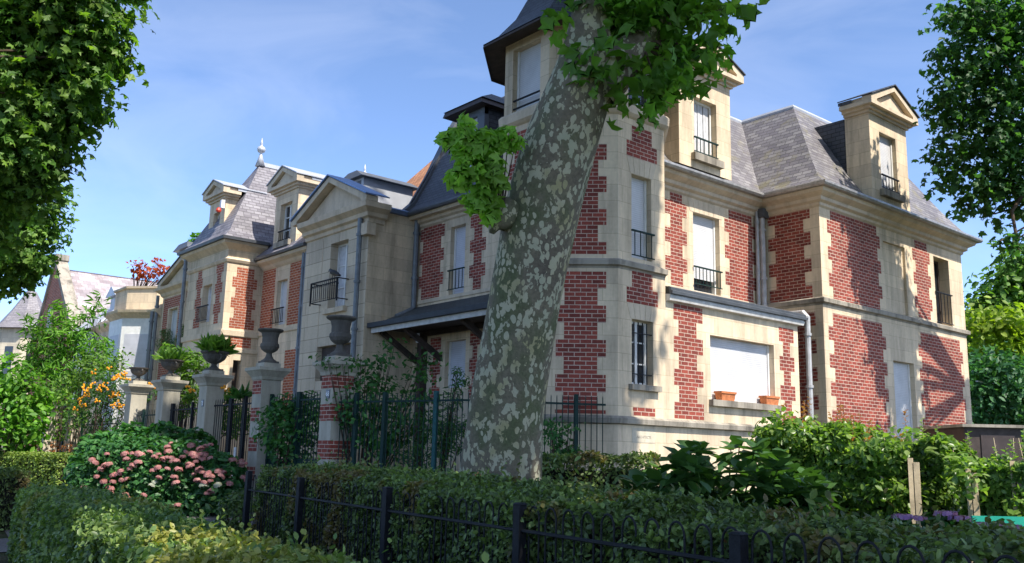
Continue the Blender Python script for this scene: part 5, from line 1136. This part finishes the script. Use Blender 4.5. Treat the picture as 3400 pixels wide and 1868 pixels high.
NX = np.array(NX)+rg.normal(size=(len(NX),3))*.2
PX, TX = np.array(PX), np.array(TX); half = PX[:,0] < -4.9
leafmesh('shoots', PX[half], NX[half], .055, 'oval', M('leaf_tip'), parent=ps, T=TX[half], seed=55)['kind'] = 'stuff'; leafmesh('shoots', PX[~half], NX[~half], .055, 'oval', M('leaf_privet'), parent=ps, T=TX[~half], seed=56)['kind'] = 'stuff'
for k in range(46):
    u = rg.uniform(0,1); c = pa.lerp(pb_, u) if k % 4 else pc.lerp(pd, u); g = gz(c.x,c.y); dn = Vector((.35,-.5,0))*rg.uniform(.5,1.0)*.8; sm_.tube([(c.x+dn.x,c.y+dn.y,g),(c.x+dn.x+rg.normal()*.06,c.y+dn.y,g+1.1),(c.x,c.y,g+1.8)], [.016,.011,.004], 5, False)
sm_.build('stems', M('timber'), ps)
for k, (px, pt, z, lab) in enumerate(((3045,1520,9.0,'weathered timber stake half hidden in the tall hedge, left one'),(3237,1555,8.75,'double timber stake standing clear beside the green bench'),(3388,1530,8.6,'timber stake at the right edge of the photo'))):
    c = at(px, 1700, z); tp = at(px, pt, z).z; g = gz(c.x,c.y); t = empty('timber_stake', (c.x,c.y,g), lab, 'stake', 'timber stakes in the hedge')
    for q, (ox, wd, hh) in enumerate(((-.028,.022,tp),(.012,.030,tp-.04))):
        m = MB(); m.hexa([(c.x+ox-wd*.6,c.y+ox-.02,g-.1),(c.x+ox+wd*.6,c.y+ox+.02,g-.1),(c.x+ox+wd*.3,c.y+ox+.05,g-.1),(c.x+ox-wd*.9,c.y+ox+.01,g-.1),(c.x+ox-wd*.6,c.y+ox-.02,hh),(c.x+ox+wd*.6,c.y+ox+.02,hh),(c.x+ox+wd*.3,c.y+ox+.05,hh),(c.x+ox-wd*.9,c.y+ox+.01,hh)]); m.build('plank', M('timber'), t)
# bench
c = at(3330, 1722, 7.7); bx, by, bz = c.x, c.y, c.z; t = empty('garden_bench', (bx,by,gz(bx,by)), 'bright green slatted bench, only its back showing above the hedge at right', 'bench')
bn = Vector((cr.x, cr.y, 0)).normalized(); FBn = frame(bx, by, bn.x, bn.y)
for i, z_ in enumerate((bz-.07, bz-.19, bz-.31)): m = MB(); m.fbox(FBn, -.26, 1.4, z_, z_+.09, -.015-.02*i, .015-.02*i); m.build('back_slat', M('bench_green'), t)
for i in range(3): m = MB(); m.fbox(FBn, -.26, 1.4, .52, .55, -.18-.13*i-.05, -.18-.13*i+.06); m.build('seat_slat', M('bench_green'), t)
for u in (-.15, 1.3): m = MB(); m.fbox(FBn, u-.03, u+.03, .1, .52, -.5, -.44); m.fbox(FBn, u-.03, u+.03, .1, bz-.02, -.07, -.03); m.fbox(FBn, u-.03, u+.03, .47, .515, -.44, -.07); m.build('leg', M('black_iron'), t)
# purple lacecap hydrangea just behind the long hedge
c = at(3180, 1760, 6.6); pu = plant('purple_hydrangea', 'low hydrangea with flat purple flower heads peeping over the hedge', 'shrub', PB([(2990,1760,6.9,60),(3110,1750,6.8,60),(3230,1790,6.5,60),(3330,1790,6.4,60),(3420,1800,6.3,50)]), 2500, .09, 'oval', 'leaf_shrub', seed=57, shell=.3)
for k, (px, py, z, s_) in enumerate(((3000,1718,6.75,1.0),(3045,1722,6.7,.8),(3140,1707,6.7,.95),(3185,1722,6.6,.9),(3262,1745,6.4,.9),(3345,1752,6.3,1.05))):
    P, N = flowerhead(70+k, '', .085, 60); P[:,2] *= .4; o = leafmesh('flower_head', P, N, .03, 'petal', M('petal_purple'), parent=pu, seed=k); o.matrix_parent_inverse = Matrix(); o.location = at(px,py,z)-wloc(pu); o.scale = (s_,s_,s_)
# dark shed behind the hedge
c = at(3275, 1500, 19); g = gz(c.x,c.y); t = empty('garden_shed', (c.x,c.y,g), 'low dark brown garden shed between the villa and the right hedge', 'shed')
F_ = frame(c.x, c.y, bn.x, bn.y); m = MB(); m.fbox(F_, -.42, .75, g, at(3275,1418,19).z, -2, 0); m.build('wall', M('dark_wood'), t)
m = MB(); zt = at(3275,1418,19).z; m.fbox(F_, -.5, .85, zt, zt+.06, -2.1, .1); m.build('roof', M('stone_worn'), t)
m = MB(); m.fbox(F_, -.1, .6, g+.1, zt-.15, -.005, .02); m.build('door', M('brown_plastic'), t)

# wrapper and dry leaves caught in the hedge, scattered violets
c = at(930, 1568, 11.0); t = MB(); rr = random.Random(3)
for k in range(14): a = Vector((rr.gauss(0,.03),rr.gauss(0,.03),rr.gauss(0,.05))); t.poly(*[c+a+Vector((rr.gauss(0,.025),rr.gauss(0,.02),rr.gauss(0,.03))) for _ in range(3)])
o = t.build('paper_wrapper', M('paper')); tag(o, 'crumpled red and white wrapper caught in the hedge beside the second fence post', 'litter')
for k, (px, py, z, lab) in enumerate(((1338,1600,9.2,'small orange dry leaf on the hedge, left of the big trunk'),(1588,1578,8.6,'yellow dry leaf on the hedge at the foot of the trunk'),(2780,1735,5.6,'rusty dry leaf cluster on the hedge near the right'),(2420,1800,4.5,'reddish dry leaf hanging by the last visible fence post'),(2090,1722,5.7,'small reddish dry leaf on the face of the hedge'))):
    c = np.array(at(px, py, z)); P = c+np.random.default_rng(k).normal(size=(5,3))*.02; o = leafmesh('dry_leaf', P, np.random.default_rng(k).normal(size=(5,3)), .07, 'maple', M('dry_leaf'), seed=k); tag(o, lab, 'dry leaf', 'dry leaves caught in the hedge')

# ================================================================ the big plane tree
tr = empty('plane_tree', tuple(at(1655,1700,10.5))[:2]+(.15,), 'huge leaning plane tree trunk with flaking pale patches in the middle', 'tree')
prof_ = [(2000,1478,1840),(1850,1500,1818),(1700,1514,1806),(1590,1521,1796),(1400,1552,1803),(1320,1558,1812),(1056,1613,1854),(924,1636,1880),(792,1661,1910),(660,1684,1940),(528,1716,1976),(396,1762,2012),(330,1796,2032),(264,1822,2056),(198,1852,2070),(132,1874,2030),(40,1899,2006),(-120,1925,2010),(-400,1960,2040)]
rings = []; seg = 40; trm = MB(); nz_ = np.random.default_rng(61).uniform(0,6.28,(8,))
for i, (py, xl, xr) in enumerate(prof_):
    c = at((xl+xr)/2, py, 10.5); r = (xr-xl)/2*10.5/FPX; b = len(trm.v)
    ax = Vector((cx.x, cx.y, cx.z)); ay = Vector((cf.x, cf.y, 0)).normalized()
    for k in range(seg):
        t_ = 2*math.pi*k/seg; q = r*(1+.025*math.sin(3*t_+nz_[0]+c.z*.7)+.018*math.sin(5*t_+nz_[1]-c.z*1.3)+.012*math.sin(9*t_+c.z*3))
        trm.v.append(c+ax*math.cos(t_)*q*(1.0)+ay*math.sin(t_)*q)
    rings.append(b)
for a, b in zip(rings, rings[1:]):
    for k in range(seg): trm.f.append([a+k, a+(k+1)%seg, b+(k+1)%seg, b+k])
tk = trm.build('trunk', M('plane_bark'), tr, smooth=True)
ss = tk.modifiers.new('Subdivision', 'SUBSURF'); ss.levels = ss.render_levels = 1
top = at(2000, -400, 10.5)
def limb(pts, r, name='limb'): m = MB(); m.tube(pts, r, 14, False); return m.build(name, M('plane_bark'), tr, smooth=True)
limb([at(1975,300,10.5), at(2045,215,10.5), at(2110,150,10.6), at(2200,60,10.8), at(2330,-120,11.4), Vector((-4.5,10.5,13.5))], [.30,.27,.17,.13,.12,.06])
limb([top, Vector((-7.2,7.6,11.5)), Vector((-9.5,6.5,14.5))], [.26,.2,.08]); limb([top, Vector((-6.0,8.8,12)), Vector((-3.5,11.5,16.0))], [.2,.16,.06]); limb([Vector((-7.2,7.6,11.5)), Vector((-8.5,10.5,15)), Vector((-9,13,16))], [.14,.12,.05])
# swollen knob carrying the sprout
m = MB(); kc = at(1662,735,10.25); m.tube([at(1700,700,10.35), kc, at(1640,745,10.2), at(1632,775,10.2)], [.20,.13,.085,.03], 12); m.build('knob', M('plane_bark'), tr, smooth=True)
sp_ = [(1560,440,10.0,30),(1530,470,10,45),(1600,480,10,55),(1660,470,10,45),(1690,440,10,28),(1560,530,10,55),(1625,545,10,55),(1520,590,10,42),(1590,600,10,52),(1650,600,10.1,42),(1570,660,10,40),(1620,670,10.1,42),(1625,715,10.1,26),(1710,480,10.1,28),(1540,400,10,14),(1475,458,10,10)]
P, N = blobpts(PB(sp_), 1000, np.random.default_rng(62), .1); leafmesh('sprout_leaves', P, N+np.array(-cf)*.7, .19, 'maple', M('leaf_sprout'), parent=tr, seed=62)
sm_ = MB(); rr = random.Random(6)
for px, py, z, r in sp_:
    e = at(px,py,z); sm_.tube([kc, kc.lerp(e,.5)+Vector((0,0,.05)), e], [.014,.009,.003], 5, False)
sm_.build('sprout_twigs', M('twig'), tr)
# low foliage seen against the sky
lf = [(1980,60,10.6,110),(1960,190,10.2,90),(2080,110,10.4,130),(2060,250,10.2,90),(2190,80,10.6,135),(2310,60,10.8,125),(2400,30,11,75),(2250,190,10.4,110),(2330,180,10.6,60),(2180,270,10.3,80),(2090,320,10.2,38),(2320,240,10.5,38),(2290,290,10.5,26),(1930,10,10.6,70),(2230,-40,11,140),(2100,-60,11,150)]
P, N = blobpts(PB(lf), 420, np.random.default_rng(63), .15, clump=.16, ck=7); leafmesh('low_foliage', P, N, .215, 'maple', M('leaf_plane'), parent=tr, seed=63)
sm_ = MB(); j0 = at(2110,150,10.6)
for px, py, z, r in lf: e = at(px,py,z); sm_.tube([j0, j0.lerp(e,.5)+Vector((0,0,.12)), e], [.03,.018,.005], 6, False)
sm_.build('twigs', M('twig'), tr)
def crownblobs(c, R3, n, r, seed, keep=None):
    rg = np.random.default_rng(seed); out = []
    while len(out) < n:
        d_ = rg.normal(size=3); d_ /= np.linalg.norm(d_); q = rg.uniform(.25,1)**(1/3); p = np.array(c)+d_*q*np.array(R3)
        if keep is None or keep(p): out.append((tuple(p), r*rg.uniform(.7,1.3)))
    return out
def inview(p, marg=.0):
    v = Vector(p)-EYE; z = v.dot(cf)
    return z > 0 and abs(v.dot(cx)/z)*FPX < PW/2+marg and abs(v.dot(cy)/z)*FPX < PH/2+marg
def okcr(p):
    k = p[0]+11.75; zs = p[2]-k*math.tan(SUN_EL); ys = p[1]-k*math.tan(SUN_AZ)
    zl = p[2]-(p[0]+17)*math.tan(SUN_EL)
    return p[2] > 9 and not inview(p, 420) and not (k > 0 and ys > 13.3 and zs < 9.5) and not (zl > 1.5 and p[1] < 8.6)
def shadow(p, h=1.5): k = (p[2]-h)/math.tan(SUN_EL); return p[0]-k*math.cos(SUN_AZ), p[1]-k*math.sin(SUN_AZ)
cb = crownblobs((-6.6,7.4,17.5), (7.2,6.6,7.0), 210, 1.0, 64, lambda p: okcr(p))
cb += crownblobs((-11.5,13.8,18.5), (3.2,1.8,3.6), 60, .9, 68, lambda p: okcr(p)); cb += crownblobs((-5,12.2,13.5), (3.4,2.0,4.2), 90, .8, 69, lambda p: okcr(p))  # unseen lobes added above the view to shade the turret and side wall
P, N = blobpts(cb, 120, np.random.default_rng(65), .1); leafmesh('crown', P, N, .36, 'maple', M('leaf_plane'), parent=tr, seed=65)

def tree(name, label, cat, blobs, dens, size, shape, mat, trunk, r0, seed, group=None, shell=.5, clump=0, ck=8, barkm='plane_bark'):
    P, N = blobpts(blobs, dens, np.random.default_rng(seed), shell, clump=clump, ck=ck)
    t = empty(name, (trunk[0], trunk[1], gz(trunk[0],trunk[1])), label, cat, group); leafmesh('crown', P, N, size, shape, M(mat), parent=t, seed=seed)
    cc = Vector((0,0,0)); 
    for b, r in blobs: cc += Vector(b)
    cc /= len(blobs); b0 = Vector((trunk[0], trunk[1], gz(trunk[0],trunk[1])-.1)); fork = Vector((trunk[0],trunk[1],max(trunk[2],1)))
    m = MB(); m.tube([b0, b0.lerp(fork,.5)+Vector((.05,0,0)), fork], [r0*1.15, r0, r0*.8], 12); m.build('trunk', M(barkm), t, smooth=True)
    m = MB(); rr = random.Random(seed)
    for b, r in blobs:
        b = Vector(b)
        if rr.random() < .75: m.tube([fork, fork.lerp(b,.5)+Vector((0,0,.12))*r, b, b+Vector((rr.uniform(-.5,.5),rr.uniform(-.5,.5),.3))*r], [r0*.2, r0*.09, r0*.05, r0*.02], 6, False)
    m.build('branches_core', M('twig'), t); return t
# unseen neighbour tree right of the camera, crown shaped to shade the hedges
def okst(p):
    sx, sy = shadow(p); return not inview(p, 350) and not (sx > -6.6 and sy > 7.4) and math.hypot(sx+5.0, sy-2.2) > 1.3
cb = crownblobs((1.8,3.4,11.5), (6.8,6.0,1.9), 100, 1.0, 66, okst)
tree('street_tree', 'unseen plane tree of the avenue beyond the right edge, crown shaped to shade the hedges', 'tree', cb, 150, .36, 'maple', 'leaf_plane', (6.5,3.2,6), .4, 67, shell=.1)
# left trees
tree('plane_tree', 'large nearby tree filling the top left corner with lobed leaves', 'tree',
    PB([(40,60,17,170),(200,20,17,170),(320,50,17.4,110),(110,200,17,190),(250,170,17.2,150),(330,190,17.5,75),(30,330,17,190),(170,330,17.3,150),(275,320,17.6,80),(60,480,17.2,160),(170,460,17.5,95),(220,410,17.6,60),(30,620,17.6,110),(130,570,17.8,75),(-60,200,17,200),(-60,500,17,190),(60,-120,17,190),(250,-130,17,170),(195,520,17.8,45),(-30,750,18,90)]),
    950, .20, 'maple', 'leaf_lime', (-15.5,-5.4,5), .4, 71, shell=.62, clump=.20, ck=9)
tree('lime_tree', 'smaller leaved tree below and behind the large one on the left', 'tree',
    PB([(60,680,30,110),(150,650,30,62),(170,720,30,45),(60,800,30,130),(130,770,30.3,75),(20,900,30.5,90),(80,890,30.6,50),(-40,800,30,130),(-30,650,30,110),(110,860,30.4,50),(10,960,31,28)]),
    700, .20, 'maple', 'leaf_lime', (-32,-3.5,5), .35, 72, shell=.65, clump=.22, ck=9)
tree('overhanging_branch', 'small dark leaf tuft hanging from the top edge left of centre', 'branch', PB([(440,-18,15,34),(480,-25,15,24),(400,-30,15,30),(440,-70,15,60)]), 1800, .17, 'maple', 'leaf_plane', (-12,-2.5,6), .12, 73, shell=.2)
# right maple, seen against the light
rb = [(3180,60,22,85),(3280,40,22,110),(3380,80,22,120),(3150,200,22,60),(3230,180,21.8,100),(3340,220,21.8,120),(3130,300,22,50),(3220,330,22,110),(3340,360,22,120),(3110,400,22,36),(3180,450,22,90),(3290,490,22,110),(3380,480,22,100),(3120,540,22,48),(3200,590,22,75),(3290,620,22,80),(3370,620,22,90),(3130,630,22,35),(3210,680,22,45),(3300,710,22,36),(3370,710,22,50),(3450,300,22,160),(3480,560,22,150),(3450,80,22,160),(3085,350,22,12),(3100,480,22,16)]
mb_ = [(3370,845,21,42),(3345,815,21,24),(3400,880,21,55),(3320,800,21,12),(3395,800,21,30)]
rt = tree('maple_tree', 'dark maple hanging into the upper right with pointed leaves against the sky', 'tree', PB(rb+mb_), 560, .19, 'maple', 'leaf_maple', tuple(at(3750,1500,23))[:2]+(9,), .35, 74, shell=.35, clump=.16, ck=6)
m = MB(); m.tube([at(3455,560,22), at(3360,700,21.6), at(3372,770,21.3), at(3385,850,21)], [.07,.04,.035,.015], 8); m.build('branch', M('twig'), rt)
# trees behind on the right
tree('round_tree', 'tall bright green round tree behind the villa at right', 'tree', PB([(3340,960,44,80),(3390,900,44,60),(3290,1030,44,70),(3330,1090,44,95),(3260,1120,44,60),(3400,1040,44,90),(3280,1180,44,70),(3230,1170,44,30),(3360,1180,44,90),(3250,1100,44,40),(3430,980,45,90)]), 560, .34, 'oval', 'leaf_lime', tuple(at(3350,1400,44))[:2]+(5,), .25, 75, shell=.5, clump=.35, ck=9)
tree('golden_tree', 'yellow green tree in front of the round one at right', 'tree', PB([(3260,1080,36,50),(3330,1060,36,55),(3390,1080,36,60),(3300,1130,36,60),(3370,1160,36,65),(3240,1040,36,22),(3420,1140,36,60),(3400,1210,36,50)]), 620, .28, 'oval', 'leaf_yellow', tuple(at(3340,1400,36))[:2]+(4,), .2, 76, shell=.5, clump=.28, ck=9)
tree('bluish_shrub_tree', 'bluish green bushy tree low behind the shed at right', 'tree', PB([(3250,1260,31,60),(3310,1240,31,65),(3380,1260,31,80),(3260,1340,31,60),(3330,1330,31,75),(3400,1350,31,75),(3230,1390,31,40),(3250,1190,32,45),(3300,1390,31,50),(3400,1420,31,50)]), 800, .22, 'oval', 'leaf_blue', tuple(at(3330,1480,31))[:2]+(2,), .15, 77, shell=.5, clump=.25, ck=9)
# a broken line of trees far beyond the gardens
ft = []
P, N = blobpts([((-75+i*7, 40+12*math.sin(i*1.7), 3.5+math.sin(i*2.1)), 4.2) for i in range(9)]+[((-9+i*5, 62+4*math.sin(i), 4.5), 5.5) for i in range(8)]+[((-75-i*4, 8+3*math.sin(i*2), 3.0), 3.5) for i in range(8)], 130, np.random.default_rng(78), .6)
o = leafmesh('distant_trees', P, N, .55, 'oval', M('leaf_lime'), seed=78); tag(o, 'far belt of trees closing the view between the houses', 'trees', kind='stuff')
